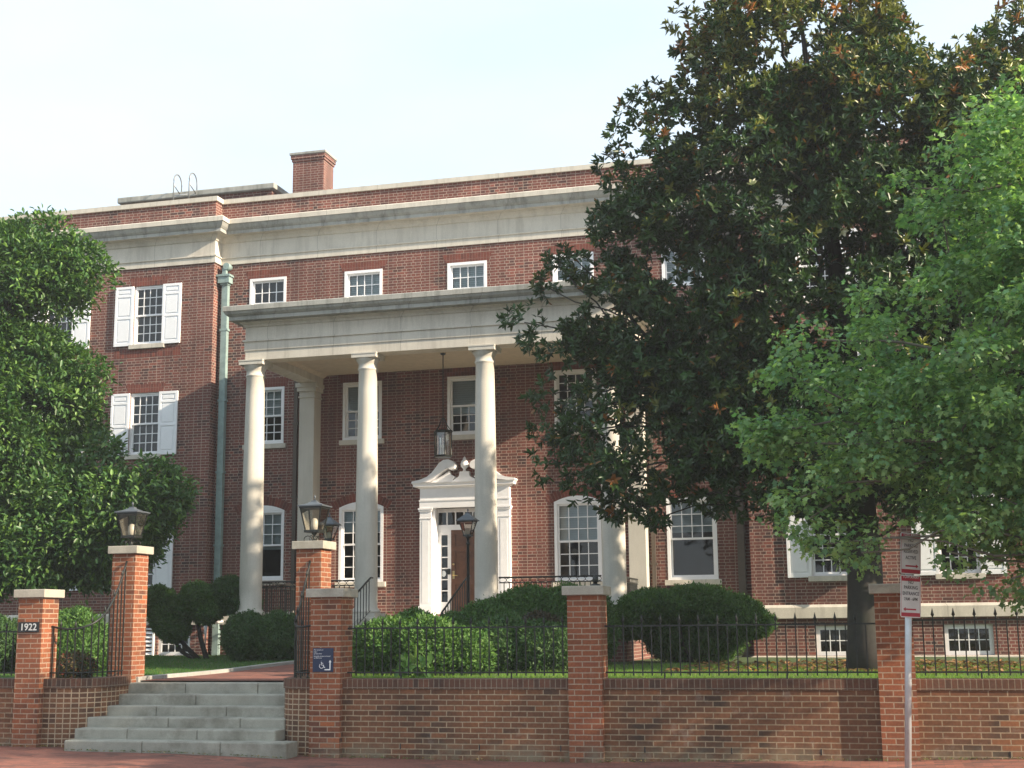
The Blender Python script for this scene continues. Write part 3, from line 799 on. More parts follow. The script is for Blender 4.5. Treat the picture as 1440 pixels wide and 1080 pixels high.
# ---- roof features
ch = MB(); cx0, cx1, cy0, cy1 = -14.80, -13.90, 15.77, 16.45
ch.box(cx0, cx1, cy0, cy1, 11.7, 14.18); ch.box(cx0 - .025, cx1 + .025, cy0 - .025, cy1 + .025, 14.18, 14.25); ch.box(cx0 - .05, cx1 + .05, cy0 - .05, cy1 + .05, 14.25, 14.36)
chim = ch.build('chimney', 'brick', bld, (-14.35, 16.1, 11.75))
MB().box(cx0 - .08, cx1 + .08, cy0 - .08, cy1 + .08, 14.36, 14.43).build('chimney_cap', 'grey_stone', chim, bevel=.01)
ph = MB(); ph.box(-20.0, -15.42, 15.8, 20, 11.76, 13.47); pent = ph.build('penthouse', 'brick', bld, (-17.7, 15.8, 11.75))
MB().box(-20.1, -15.30, 15.68, 20.1, 13.47, 13.64).build('roof_slab', 'grey_stone', pent, bevel=.03)

# ---- downspouts
def downspout(x, y, z0, z1, mat='copper', w=.11, parent=bld, name='downspout', hopper=True):
    m = MB(); m.box(x - w / 2, x + w / 2, y - w * .8, y, z0, z1)
    for z in np.arange(z0 + .9, z1, 1.75): m.box(x - w / 2 - .03, x + w / 2 + .03, y - w * .8 - .008, y, z, z + .05)
    if hopper:
        m.box(x - .10, x + .10, y - .17, y, z1, z1 + .04); m.box(x - .15, x + .15, y - .21, y, z1 + .04, z1 + .20); m.box(x - .18, x + .18, y - .24, y, z1 + .20, z1 + .25)
        m.box(x - .05, x + .05, y - .18, y - .08, z1 + .25, z1 + .42); m.tube([(x + .06, y - .20, z1 + .46), (x + .06, y - .01, z1 + .46)], .085, 12)
    return m.build(name, mat, parent, (x, y, z0))
downspout(-15.14, YC - .01, 0.95, 10.0, w=.155)
downspout(-2.80, YC - .01, 0.95, 10.0, 'dark_pipe', w=.155)  # copper spout standing in shade, the shade painted in as a dark pipe colour
downspout(-13.22, YC - .01, 2.05, 7.55, 'dark_pipe', w=.09, hopper=False)
downspout(-4.70, YC - .01, 2.05, 7.0, 'dark_pipe', w=.09, hopper=False)

# small things on the ground against the left wing
lv = MB(); lv.box(-17.02, -16.98, YW - .05, YW, 1.06, 1.66); lv.box(-16.64, -16.60, YW - .05, YW, 1.06, 1.66); lv.box(-17.02, -16.60, YW - .05, YW, 1.66, 1.70)
for k in range(6): z = 1.08 + k * .097; lv.face([(-16.98, YW - .045, z), (-16.64, YW - .045, z), (-16.64, YW - .01, z + .06), (-16.98, YW - .01, z + .06)])
tag(lv.build('louvre_vent', 'white', None, (-16.8, YW, 1.06)), 'white louvred vent low on the left wing wall beside the topiary', 'vent')

# ================================================================== GROUND
def curve_z(x):
    xs = [-60, -12, -9, -7, -4.5, -3, -1, 1.5, 60]; zs = [.10, .10, .08, .02, 0, .02, .06, .12, .14]
    return float(np.interp(x, xs, zs))
sw = MB(); xs = [-60, -30, -20] + list(np.arange(-16, 6.01, .5)) + [12, 30, 60]
for a, b_ in zip(xs, xs[1:]):
    sw.face([(a, -4.6, curve_z(a) - .05), (b_, -4.6, curve_z(b_) - .05), (b_, 0.4, curve_z(b_)), (a, 0.4, curve_z(a))])
struct(sw.build('sidewalk', 'paving', None, (0, -2, 0)))
kb = MB(); kb.box(-60, 60, -4.75, -4.59, -.3, -.03); struct(kb.build('kerb', 'concrete', None, (0, -4.7, -.1), bevel=.02))
rd = MB(); rd.face([(-60, -15.2, -.15), (60, -15.2, -.15), (60, -4.7, -.15), (-60, -4.7, -.15)]); struct(rd.build('road', 'asphalt', None, (0, -10, -.15)))
fs = MB(); fs.box(-60, 60, -19.5, -15.2, -.3, 0.0); struct(fs.build('far_sidewalk', 'paving', None, (0, -17, 0)))
gd = MB(); gd.face([(-320, -320, -.35), (320, -320, -.35), (320, 320, -.35), (-320, 320, -.35)]); struct(gd.build('ground', 'earth', None, (0, 0, -.35)))

def gz(x, y):
    t = min(max((-x - 5) / 4, 0), 1)
    return .965 + t * .013 * min(max(y - 1.3, 0), 7.5) + .012 * math.sin(x * 1.7 + y) * min(1, max(0, y - .6))
def garden_patch(name, mat, xs, ys):
    g = MB(); ids = {}
    for i, x in enumerate(xs):
        for j, y in enumerate(ys): ids[i, j] = g.vert((x, y, gz(x, y)))
    for i in range(len(xs) - 1):
        for j in range(len(ys) - 1): g.fi([ids[i, j], ids[i + 1, j], ids[i + 1, j + 1], ids[i, j + 1]], 0, None, True)
    return struct(g.build(name, mat, None, (xs[0], ys[0], .95)))
garden_patch('lawn', 'lawn', list(np.arange(-27, -10.7, .9)) + [-10.70], list(np.arange(.3, 12.8, .7)) + [12.8])
garden_patch('garden_bed', 'lawn', [-7.80] + list(np.arange(-7.2, 9.6, .8)), list(np.arange(.3, 12.8, .7)) + [12.8])
pth = MB()
for a, b_ in zip(np.arange(1.4, 9.0, .4), np.arange(1.8, 9.4, .4)):
    pth.face([(-10.60, a, gz(-10.6, a) - .035), (-7.88, a, gz(-10.6, a) - .035), (-7.88, b_, gz(-10.6, b_) - .035), (-10.60, b_, gz(-10.6, b_) - .035)])
struct(pth.build('brick_path', 'paving', None, (-9.2, 1.4, .93)))
for x in (-10.70, -7.88):
    k = MB()
    for a, b_ in zip(np.arange(1.35, 7.3, .75), np.arange(2.1, 8.1, .75)):
        za, zb_ = gz(-10.6, a) + .02, gz(-10.6, min(b_, 7.3)) + .02; b2 = min(b_, 7.3) - .006
        i = [k.vert(p) for p in ((x, a, .7), (x + .12, a, .7), (x + .12, b2, .7), (x, b2, .7), (x, a, za), (x + .12, a, za), (x + .12, b2, zb_), (x, b2, zb_))]
        for f in ((0, 1, 5, 4), (1, 2, 6, 5), (2, 3, 7, 6), (3, 0, 4, 7), (4, 5, 6, 7)): k.fi([i[q] for q in f])
    struct(k.build('path_kerb', 'concrete', None, (x, 1.4, .95), bevel=.008))

# ================================================================== STREET FRONT
def pier(x0, x1, y0, y1, ztop, label, zb=-.05, capo=.055):
    t = thing('brick_pillar', label, 'pillar', ((x0 + x1) / 2, (y0 + y1) / 2, 0), 'brick pillars of the garden wall and gateway')
    MB().box(x0, x1, y0, y1, zb, ztop - .115, 0, skip='td').build('shaft', 'brick_pier', t)
    MB().box(x0 - capo, x1 + capo, y0 - capo, y1 + capo, ztop - .115, ztop).build('cap', 'cap_stone', t, bevel=.008)
    return t
pier(-11.73, -11.34, 0, .39, 2.25, 'brick pillar carrying the number plate, left of the front steps')
pier(-11.00, -10.62, 1.20, 1.58, 2.905, 'tall brick pillar with lantern on the left of the front steps')
pier(-8.04, -7.66, 1.20, 1.58, 2.905, 'tall brick pillar with lantern on the right of the front steps')
pier(-7.288, -6.862, 0, .42, 2.19, 'brick pillar with the navy wheelchair sign right of the steps')
pier(-3.808, -3.382, 0, .42, 2.168, 'brick pillar between two iron fence panels in the middle of the garden wall')
pier(-.057, .369, 0, .42, 2.13, 'brick pillar behind the parking sign post, under the maple')

def ret_wall(x0, x1, label):
    t = thing('retaining_wall', label, 'wall', ((x0 + x1) / 2, .25, 0), 'garden retaining wall sections')
    w = MB(); w.box(x0, x1, .10, .42, -.05, .885, 0, skip='td')
    x = math.ceil(x0 / 1.06) * 1.06 + .3
    while x < x1 - .1:
        w.box(x - .007, x + .007, .0965, .12, .13, .20, 1); x += 1.06  # weep holes: thin black boxes stand in for the shade inside the recesses
    w.build('wall_body', ['brick_front', 'plate'], t)
    MB().box(x0, x1, .085, .44, .885, 1.012).build('rowlock_cap', 'brick_cap', t, bevel=.006)
ret_wall(-26, -11.73, 'brick garden wall running left from the pillar with the number plate')
ret_wall(-6.862, -3.808, 'brick garden wall between the wheelchair sign pillar and the middle pillar')
ret_wall(-3.382, -.057, 'brick garden wall between the middle pillar and the pillar behind the parking sign')
ret_wall(.369, 9.5, 'brick garden wall running right from the parking sign')
CVL = [(-11.34, .12), (-11.12, .115), (-10.95, .13), (-10.82, .175), (-10.70, .27), (-10.62, .40), (-10.59, .55), (-10.585, .75), (-10.60, .98), (-10.63, 1.198)]
CVR = [(-7.95, 1.198), (-7.935, 1.0), (-7.91, .80), (-7.875, .60), (-7.83, .42), (-7.75, .28), (-7.64, .18), (-7.50, .13), (-7.288, .12)]
for cv, lab in ((CVL, 'curved wall of header bricks joining the two pillars left of the steps'), (CVR, 'curved wall of header bricks joining the two pillars right of the steps')):
    t = thing('curved_wall', lab, 'wall', (cv[4][0], cv[4][1], 0), 'curved brick wing walls of the steps')
    MB().sweep([(-.24, -.05), (0, -.05), (0, .885), (-.24, .885)], cv, closed_prof=True).build('wall_body', 'brick_head', t)
    MB().sweep([(-.25, .885), (.018, .885), (.018, 1.012), (-.25, 1.012)], cv, closed_prof=True).build('rowlock_cap', 'brick_cap', t)

fst = thing('front_steps', 'six grey bluestone steps rising from the brick sidewalk between the pillars', 'steps', (-9.2, .4, .05))
TOPS = [.225, .357, .489, .624, .768, .917]
for k, z in enumerate(TOPS):
    m = MB(); y = -.35 + .30 * k
    xl, xr = (-10.68, -7.44) if k == 0 else (-10.72, -7.74)
    zb = -.05 if k == 0 else TOPS[k - 1] - .02
    # each tread is made of long slabs with open joints
    cuts = [xl] + [xl + (xr - xl) * q for q in ((.36, .71), (.27, .62), (.42, .78), (.30, .66), (.45,), (.34, .72))[k]] + [xr]
    for a, b_ in zip(cuts, cuts[1:]): m.box(a, b_ - .005, y, y + (.36 if k < 5 else .33), zb, z)
    m.build('step', 'bluestone', fst, bevel=.018)

# ---- iron fence panels
def plain_picket(h, r=.0075): return MB().box(-r, r, -r, r, 0, h)
def spear_picket(h, r=.0075):
    m = MB(); m.box(-r, r, -r, r, 0, h)
    m.lathe(0, 0, [(.008, h), (.016, h + .008), (.008, h + .016), (.007, h + .03), (.021, h + .052), (.012, h + .085), (.001, h + .135)], 6)
    return m
PROTO = {}
def proto(kind, h, parent, loc):
    key = (kind, round(h, 3))
    if key not in PROTO:
        m = (spear_picket if kind == 'spear' else plain_picket)(h)
        m.v = [(p[0] + loc[0], p[1] + loc[1], p[2] + loc[2]) for p in m.v]
        o = m.build('picket', 'iron', parent, loc); PROTO[key] = o; return o
    return copy_part(PROTO[key], parent, loc)
def fence(x0, x1, label, ztop=1.665, y=.26):
    t = thing('iron_fence', label, 'fence', ((x0 + x1) / 2, y, 1.0), 'iron fence panels on the garden wall')
    for z in (ztop, 1.09): MB().box(x0, x1, y - .012, y + .012, z - .010, z + .010).build('rail', 'iron', t)
    n = int((x1 - x0) / .118); s = (x1 - x0) / n
    for k in range(1, n):
        proto('spear' if k % 2 == 0 else 'plain', ztop - 1.05 + (.01 if k % 2 == 0 else 0), t, (x0 + s * k, y, 1.05))
    for x in np.arange(x0 + .75, x1, 1.5): MB().box(x - .009, x + .009, y - .009, y + .009, 1.0, 1.09).build('post', 'iron', t)
fence(-6.862, -3.808, 'black spear topped iron fence in front of the big rounded hedge')
fence(-3.382, -.057, 'black spear topped iron fence between middle pillar and magnolia trunk')
fence(.369, 5.6, 'black spear topped iron fence right of the parking sign under the maple', 1.70)
fence(-15.4, -11.73, 'black iron fence on the wall at the far left edge')
def curved_rail(cv, zf, label, rev=False):
    t = thing('iron_railing', label, 'railing', (cv[4][0], cv[4][1], 1.0), 'sweeping iron railings on the curved walls')
    P = [Vector((p[0], p[1], 0)) for p in cv]; off = []
    for k, p in enumerate(P):
        d = (P[min(k + 1, len(P) - 1)] - P[max(k - 1, 0)]).normalized(); off.append(p - Vector((d.y, -d.x, 0)) * .12)
    L = [0]
    for a, b_ in zip(off, off[1:]): L.append(L[-1] + (b_ - a).length)
    def at(s_):
        for k in range(len(L) - 1):
            if L[k + 1] >= s_: return off[k].lerp(off[k + 1], (s_ - L[k]) / (L[k + 1] - L[k]))
        return off[-1]
    T = L[-1]; n = 24; top = []
    for k in range(n + 1):
        f = k / n; g = 1 - f if rev else f; q = at(f * T); top.append((q.x, q.y, zf(g)))
    e = top[0] if not rev else top[-1]
    MB().tube(top, .016, 6).build('handrail', 'iron', t)
    MB().tube([(at(T * k / n).x, at(T * k / n).y, 1.09) for k in range(n + 1)], .010, 4, smooth=False).build('rail', 'iron', t)
    m = int(T / .115)
    for k in range(m + 1):
        f = (k + .3) / (m + .6); g = 1 - f if rev else f; q = at(f * T)
        proto('spear' if k % 2 else 'plain', zf(g) - 1.02 - .01, t, (q.x, q.y, 1.02))
curved_rail(CVL, lambda g: 1.73 - .25 * g * (1 - g) + .95 * max(0, g - .15) ** 2.0 * 1.38, 'iron railing sweeping up to the tall pillar left of the steps')
curved_rail(CVR, lambda g: 1.73 - .25 * g * (1 - g) + .95 * max(0, g - .15) ** 2.0 * 1.30, 'iron railing sweeping up to the tall pillar right of the steps', True)

# ---- portico railings
def porch_rail(p, q, label, za=1.87):
    p, q = Vector((*p, 0)), Vector((*q, 0)); L = (q - p).length; d = (q - p) / L
    t = thing('porch_railing', label, 'railing', ((p.x + q.x) / 2, (p.y + q.y) / 2, za), 'black railings between the portico columns')
    z1, z2, zb = za + .76, za + .655, za + .07
    for z, r in ((z1, .016), (z2, .010), (zb, .010)): MB().tube([(p.x, p.y, z), (q.x, q.y, z)], r, 4, smooth=False).build('rail', 'iron', t)
    n = int(L / .105)
    for k in range(1, n): c = p + d * (L * k / n); proto('plain', z2 - zb, t, (c.x, c.y, zb))
    sc = MB(); m = int(L / .16)
    for k in range(m):
        c = p + d * (L * (k + .5) / m)
        sc.tube([(c.x + d.x * (L / m / 2 + .003) * math.cos(a), c.y + d.y * (L / m / 2 + .003) * math.cos(a), (z1 + z2) / 2 + .045 * math.sin(a)) for a in np.linspace(0, 2 * math.pi, 11)], .006, 4, cap=False)
    sc.build('scroll_band', 'iron', t)
porch_rail((-12.53, 9.6), (-10.46, 9.6), 'black porch railing between the two leftmost columns')
porch_rail((-7.36, 9.6), (-5.26, 9.6), 'black porch railing right of the door, above the hedge')
porch_rail((-12.79, 9.9), (-12.79, 12.3), 'black porch railing along the left end of the portico')
porch_rail((-5.00, 9.9), (-5.00, 12.3), 'black porch railing along the right end of the portico')
for x, lab in ((-9.93, 'sloping black handrail on the left of the portico steps'), (-7.87, 'sloping black handrail on the right of the portico steps')):
    t = thing('handrail', lab, 'handrail', (x, 8.3, 1.3), 'handrails of the portico steps')
    A, B = Vector((x, 9.15, 2.66)), Vector((x, 7.45, 1.93))
    MB().tube([A + Vector((0, .12, 0)), A, B, B + Vector((0, -.05, -.08))], .02, 6).build('top_rail', 'iron', t)
    MB().tube([A - Vector((0, 0, .66)), B - Vector((0, 0, .62))], .010, 4).build('bottom_rail', 'iron', t)
    for k in range(11):
        c = A.lerp(B, (k + .5) / 11); proto('plain', .64, t, (x, c.y, c.z - .64))

# ---- lanterns
def lantern_parts(t, x, y, zb, wb, wt, h, roofo, roofh, bulb=True, vent=False):
    """square tapered lantern: zb = bottom of the glass body, half widths wb / wt"""
    f = MB(); zt = zb + h; r = .011
    for sx in (-1, 1):
        for sy in (-1, 1): f.tube([(x + sx * wb, y + sy * wb, zb), (x + sx * wt, y + sy * wt, zt)], r, 4, smooth=False)
    f.box(x - wb - .015, x + wb + .015, y - wb - .015, y + wb + .015, zb - .035, zb)
    f.box(x - wt - .012, x + wt + .012, y - wt - .012, y + wt + .012, zt - .012, zt + .012)
    f.build('lantern_frame', 'iron', t)
    g = MB()
    for a, b_ in (((-1, -1), (1, -1)), ((1, -1), (1, 1)), ((1, 1), (-1, 1)), ((-1, 1), (-1, -1))):
        g.face([(x + a[0] * wb, y + a[1] * wb, zb), (x + b_[0] * wb, y + b_[1] * wb, zb), (x + b_[0] * wt, y + b_[1] * wt, zt), (x + a[0] * wt, y + a[1] * wt, zt)])
    g.build('lantern_glass', 'lamp_glass', t)
    rf = MB(); w = wt + roofo
    q = [(w, zt + .012), (w, zt + .03), (w * .55, zt + roofh * .62), (w * .22, zt + roofh), (w * .20, zt + roofh + .02)]
    rf.lathe(x, y, q, 4, rot=math.pi / 4, sq=True, smooth=False)
    rf.lathe(x, y, [(.012, zt + roofh + .02), (.008, zt + roofh + .05), (.018, zt + roofh + .065), (.004, zt + roofh + .10)], 8)
    rf.build('lamp_roof', 'lamp_top', t)
    if bulb:
        b_ = MB(); b_.lathe(x, y, [(.03, zb), (.05, zb + .01), (.055, zb + .06), (.05, zb + h * .42), (.03, zb + h * .52), (.005, zb + h * .54)], 12); b_.build('bulb', 'milk', t)
M['roof_metal'] = flat_mat('roof_metal', (.22, .23, .23), .5, .4)
M['lamp_top'] = paint_mat('lamp_roof_metal', (0.10, 0.115, 0.13), 0.45, 0.3, amt=0.2)
for x, lab in ((-10.81, 'square iron lantern on the tall pillar left of the front steps'), (-7.85, 'square iron lantern on the tall pillar right of the front steps')):
    y, z = 1.39, 2.905
    t = thing('pillar_lantern', lab, 'lantern', (x, y, z), 'lanterns on the gateway pillars')
    s_ = MB(); s_.lathe(x, y, [(.055, z), (.055, z + .012), (.022, z + .03), (.018, z + .09), (.035, z + .11), (.05, z + .135)], 12); s_.build('stem', 'iron', t)
    sc = MB()
    for a in range(4):
        c, s2 = math.cos(a * math.pi / 2), math.sin(a * math.pi / 2)
        pts = [(.03 + .055 * (1 - math.cos(u)) + .02 * u / 3, .02 + .055 * math.sin(u) + .02 * (u / 3)) for u in np.linspace(0, 4.8, 12)]
        sc.tube([(x + c * p, y + s2 * p, z + q) for p, q in pts], .0065, 4, cap=False)
    sc.build('scroll', 'iron', t)
    lantern_parts(t, x, y, z + .165, .10, .160, .325, .032, .085)
for x, lab in ((-10.36, 'black post lantern left of the portico steps, partly behind the tall pillar'), (-7.52, 'black post lantern standing in front of the door and central column')):
    y = 8.0; g = gz(x, y)
    t = thing('lamp_post', lab, 'street lamp', (x, y, g), 'post lanterns beside the portico steps')
    MB().lathe(x, y, [(.09, g - .02), (.09, g + .06), (.06, g + .12), (.042, g + .30), (.042, g + .36), (.032, g + .40), (.028, 3.20), (.045, 3.22), (.028, 3.25), (.03, 3.33), (.06, 3.36)], 12).build('post', 'iron', t)
    lantern_parts(t, x, y, 3.395, .065, .135, .25, .045, .15)
# hanging lantern in the portico
x, y = -8.98, 11.0
t = thing('hanging_lantern', 'large metal lantern hanging from the portico ceiling above the door', 'lantern', (x, y, 5.3))
MB().tube([(x, y, 7.59), (x, y, 6.10)], .013, 6).lathe(x, y, [(.06, 7.598), (.06, 7.57), (.02, 7.55)], 12).build('rod', 'iron', t)
f = MB(); R = .19
for k in range(6):
    a, b_ = k * math.pi / 3, (k + 1) * math.pi / 3
    f.tube([(x + R * math.cos(a), y + R * math.sin(a), 5.32), (x + R * math.cos(a), y + R * math.sin(a), 5.84)], .013, 4, smooth=False)
    f.tube([(x + R * math.cos(a), y + R * math.sin(a), 5.86), (x + R * .55 * math.cos(a), y + R * .55 * math.sin(a), 5.97), (x + .02 * math.cos(a), y + .02 * math.sin(a), 6.16)], .009, 4, smooth=False)
f.lathe(x, y, [(.20, 5.29), (.215, 5.32), (.20, 5.335)], 6, smooth=False); f.lathe(x, y, [(.20, 5.82), (.225, 5.85), (.20, 5.88)], 6, smooth=False)
f.build('lantern_frame', 'iron', t)
g = MB()
for k in range(6):
    a, b_ = k * math.pi / 3, (k + 1) * math.pi / 3; r = R - .004
    g.face([(x + r * math.cos(a), y + r * math.sin(a), 5.33), (x + r * math.cos(b_), y + r * math.sin(b_), 5.33), (x + r * math.cos(b_), y + r * math.sin(b_), 5.83), (x + r * math.cos(a), y + r * math.sin(a), 5.83)])
g.build('lantern_glass', 'lamp_glass', t)
c = MB()
for k in range(4): a = k * math.pi / 2 + .4; c.lathe(x + .05 * math.cos(a), y + .05 * math.sin(a), [(.012, 5.36), (.012, 5.50), (.016, 5.51), (.017, 5.55), (.003, 5.60)], 8)
c.build('bulb', 'milk', t)

# ---- number plate and access sign
t = thing('number_plate', 'black plate with silver numerals 1922 on the leftmost pillar', 'number plate', (-11.543, -.012, 1.727))
MB().box(-11.71, -11.376, -.016, -.001, 1.655, 1.797).build('plate', 'plate', t, bevel=.002)
text_part('numerals', '1922', .135, 'silver', t, (-11.543, -.019, 1.724), bold=.002, sx=1.0)
t = thing('access_sign', 'navy blue wheelchair access sign with white lettering and arrow', 'sign', (-7.10, -.01, 1.263))
sx0, sx1, sz0, sz1 = -7.245, -6.958, 1.108, 1.415
MB().box(sx0, sx1, -.014, -.001, sz0, sz1).build('board', 'navy', t, bevel=.002)
for k, (s_, zz) in enumerate((('Main entrance to', 1.392), ('Hall is', 1.366), ('up these stairs', 1.343), ('Accessible entrance is located', 1.311), ('on 20th Street', 1.288))):
    text_part('lettering', s_, .021, 'plain_white', t, (sx0 + .015, -.0165, zz), align='LEFT', sx=.92)
sy = MB(); cx, cz = -7.118, 1.185; ypl = -.0165
sy.tube([(cx + .030 * math.cos(a), ypl, cz + .030 * math.sin(a)) for a in np.linspace(math.radians(125), math.radians(390), 16)], .0045, 5)
sy.tube([(cx - .004, ypl, cz + .066), (cx - .004, ypl, cz + .067)], .009, 8)
sy.tube([(cx - .004, ypl, cz + .052), (cx, ypl, cz + .012), (cx + .026, ypl, cz + .010), (cx + .040, ypl, cz - .022), (cx + .050, ypl, cz - .018)], .0055, 5)
sy.tube([(cx - .002, ypl, cz + .036), (cx + .022, ypl, cz + .034)], .0045, 5)
sy.build('wheelchair_symbol', 'plain_white', t)
ar = MB(); ar.box(-7.075, -6.992, -.018, -.0142, 1.130, 1.144); ar.box(-7.006, -6.992, -.018, -.0142, 1.144, 1.235)
ar.poly_extrude([(-7.018, 1.232), (-6.980, 1.232), (-6.999, 1.262)], -.018, -.0142)
ar.build('arrow', 'plain_white', t)

# ---- parking sign on its post
SXP, SYP, SR = .190, -1.90, math.radians(43)
t = thing('parking_sign', 'galvanised post with two red and white no parking signs by the kerb', 'sign', (SXP, SYP, .09))
pm = MB(); gzb = .0
pm.tube([(SXP, SYP, gzb), (SXP, SYP, 2.60)], .034, 12); pm.build('post', 'galv', t)
def sign_board(zc, h, w, lines, arrow_dir):
    def W(u, d, z): return (SXP + u * math.cos(SR) + d * math.sin(SR) , SYP + u * math.sin(SR) - d * math.cos(SR), z)
    def rr(wd, hh, r, n=5):
        out = []
        for cx_, cz_, a0 in ((wd / 2 - r, -hh / 2 + r, -90), (wd / 2 - r, hh / 2 - r, 0), (-wd / 2 + r, hh / 2 - r, 90), (-wd / 2 + r, -hh / 2 + r, 180)):
            for k in range(n + 1): a = math.radians(a0 + 90 * k / n); out.append((cx_ + r * math.cos(a), cz_ + r * math.sin(a)))
        return out
    bd = MB(); o = rr(w, h, .022)
    f = [bd.vert(W(u, .036, zc + v)) for u, v in o]; b_ = [bd.vert(W(u, .033, zc + v)) for u, v in o]
    bd.fi(f); bd.fi(b_[::-1]); n = len(o)
    for k in range(n): bd.fi([f[(k + 1) % n], f[k], b_[k], b_[(k + 1) % n]])
    board = bd.build('sign_board', 'sign_white', t)
    rb = MB(); q = w / 2 - .010; s1 = h / 2 - .010
    for za, zb_ in ((s1 - .052, s1), (-s1, -s1 + .040)): rb.face([W(-q, .0372, zc + za), W(q, .0372, zc + za), W(q, .0372, zc + zb_), W(-q, .0372, zc + zb_)])
    for a, b2 in ((-q, -q + .004), (q - .004, q)): rb.face([W(a, .0371, zc - s1 + .04), W(b2, .0371, zc - s1 + .04), W(b2, .0371, zc + s1 - .052), W(a, .0371, zc + s1 - .052)])
    za = zc - h / 2 + .085; d = arrow_dir
    rb.face([W(-.075, .0372, za - .008), W(.075, .0372, za - .008), W(.075, .0372, za + .008), W(-.075, .0372, za + .008)])
    tri = [W(d * .072, .0373, za - .022), W(d * .108, .0373, za), W(d * .072, .0373, za + .022)]
    rb.face(tri if d > 0 else tri[::-1])
    rb.build('red_marking', 'sign_red', board)
    for s_, dz, size, mt in lines:
        loc = W(0, .0385, zc + dz); text_part('lettering', s_, size, mt, board, loc, rotz=SR, sx=.9, bold=.0008, thick=.0004)
sign_board(2.397, .432, .285, [('TOW AWAY', .195, .042, 'sign_white'), ('NO', .140, .052, 'sign_text'), ('PARKING', .082, .050, 'sign_text'), ('RESERVED', .020, .050, 'sign_text'), ('ACTIVE', -.045, .050, 'sign_text')], 1)
sign_board(1.950, .440, .285, [('TOW AWAY', .200, .044, 'sign_white'), ('NO', .145, .052, 'sign_text'), ('PARKING', .090, .052, 'sign_text'), ('ENTRANCE', .028, .050, 'sign_text'), ('7AM - 6PM', -.030, .046, 'sign_text')], -1)

t.rotation_euler = (0, .059, 0)

# ---- things on the roof
def hoop(name, label, xs, y, z0, grp=None, h=.62):
    t = thing(name, label, 'ladder', (sum(xs) / len(xs), y, z0), grp)
    for x in xs:
        P = [(x, y, z0 - .25), (x, y, z0 + h * .55)] + [(x, y + .22 - .22 * math.cos(a), z0 + h * .62 + .26 * math.sin(a)) for a in np.linspace(.15, math.pi - .1, 9)] + [(x, y + .44, z0 + .10)]
        MB().tube(P, .020, 6).build('grab_hoop', 'roof_metal', t)
        MB().tube([(x, y + .02, z0 + .28), (x, y + .44, z0 + .10)], .016, 5).build('brace', 'roof_metal', t)
    MB().tube([(xs[0], y, z0 - .02), (xs[-1], y, z0 - .02)], .013, 5).tube([(xs[0], y, z0 - .22), (xs[-1], y, z0 - .22)], .013, 5).build('rung', 'galv', t)
hoop('roof_ladder', 'pair of curved metal ladder hoops on the roof edge left of the chimney', [-18.13, -17.66], 15.30, 13.42)
t = thing('roof_railing', 'thin metal railing at the far left roof edge above the tree', 'railing', (-20.6, 13.6, 12.2))
MB().tube([(-21.3, 13.6, 11.8), (-21.3, 13.6, 12.78), (-20.75, 13.6, 12.66), (-20.5, 13.6, 12.3), (-20.5, 13.6, 11.8)], .016, 5).build('rail', 'galv', t)
MB().tube([(-20.75, 13.6, 12.66), (-20.75, 13.6, 11.8)], .014, 5).build('post', 'galv', t)
t = thing('floodlight', 'small black floodlight on top of the middle pillar', 'lamp', (-3.50, .30, 2.168))
MB().lathe(-3.50, .30, [(.07, 2.168), (.07, 2.19), (.03, 2.20), (.025, 2.23)], 12).build('base', 'iron', t)
MB().tube([(-3.50, .30, 2.225), (-3.49, .29, 2.30)], [.045, .03], 10).build('lamp_head', 'iron', t)
t = thing('security_light', 'small white security light on the brick by the portico corner', 'lamp', (-13.35, YC, 8.2))
MB().box(-13.42, -13.34, YC - .10, YC, 8.14, 8.26).build('housing', 'white', t, bevel=.01)
tag(MB().tube([(-14.85, 11.6, 1.0), (-14.85, 11.6, 1.75), (-14.85, 11.75, 1.83), (-14.85, 12.4, 1.83)], .045, 10).build('vent_pipe', 'white', None, (-14.85, 11.6, 1.0)), 'white standing pipe beside the dark topiary stem', 'pipe')
tag(MB().tube([(-14.45, 12.0, 1.0), (-14.45, 12.0, 1.45)], .03, 8).tube([(-14.36, 12.0, 1.0), (-14.36, 12.0, 1.38)], .03, 8).build('gas_pipe', 'yellow', None, (-14.4, 12, 1.0)), 'short yellow gas pipes against the portico base', 'pipe')
t2 = tag(MB().lathe(-16.2, 11.2, [(.07, 1.0), (.07, 1.36), (.05, 1.42), (.01, 1.45)], 10).build('bollard', 'brick_pier', None, (-16.2, 11.2, 1.0)), 'small orange post on the grass before the left wing', 'post')

# ================================================================== PLANTING
def jitter_cols(n, base, var=.25, warm=.15, alt=None, pa=0.0):
    b = np.array(base)[None, :] * (1 + var * (RNG.random((n, 1)) * 2 - 1))
    b = b * (1 + np.array([1.0, .35, -.3])[None, :] * warm * (RNG.random((n, 1)) * 2 - 1))
    if alt is not None:
        m = RNG.random(n) < pa; b[m] = np.array(alt)[None, :] * (1 + .25 * (RNG.random((m.sum(), 1)) * 2 - 1))
    return np.clip(b, 0, 1)

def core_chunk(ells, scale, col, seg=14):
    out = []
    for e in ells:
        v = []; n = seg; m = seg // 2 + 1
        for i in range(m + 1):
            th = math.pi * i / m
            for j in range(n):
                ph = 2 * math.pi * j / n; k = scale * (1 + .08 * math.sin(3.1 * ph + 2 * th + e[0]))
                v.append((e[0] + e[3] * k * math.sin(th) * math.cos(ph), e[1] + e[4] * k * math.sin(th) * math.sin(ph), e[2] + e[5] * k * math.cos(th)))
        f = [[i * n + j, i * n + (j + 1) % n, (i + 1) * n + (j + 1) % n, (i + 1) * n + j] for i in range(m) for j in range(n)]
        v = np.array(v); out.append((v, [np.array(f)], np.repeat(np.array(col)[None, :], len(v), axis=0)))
    return out

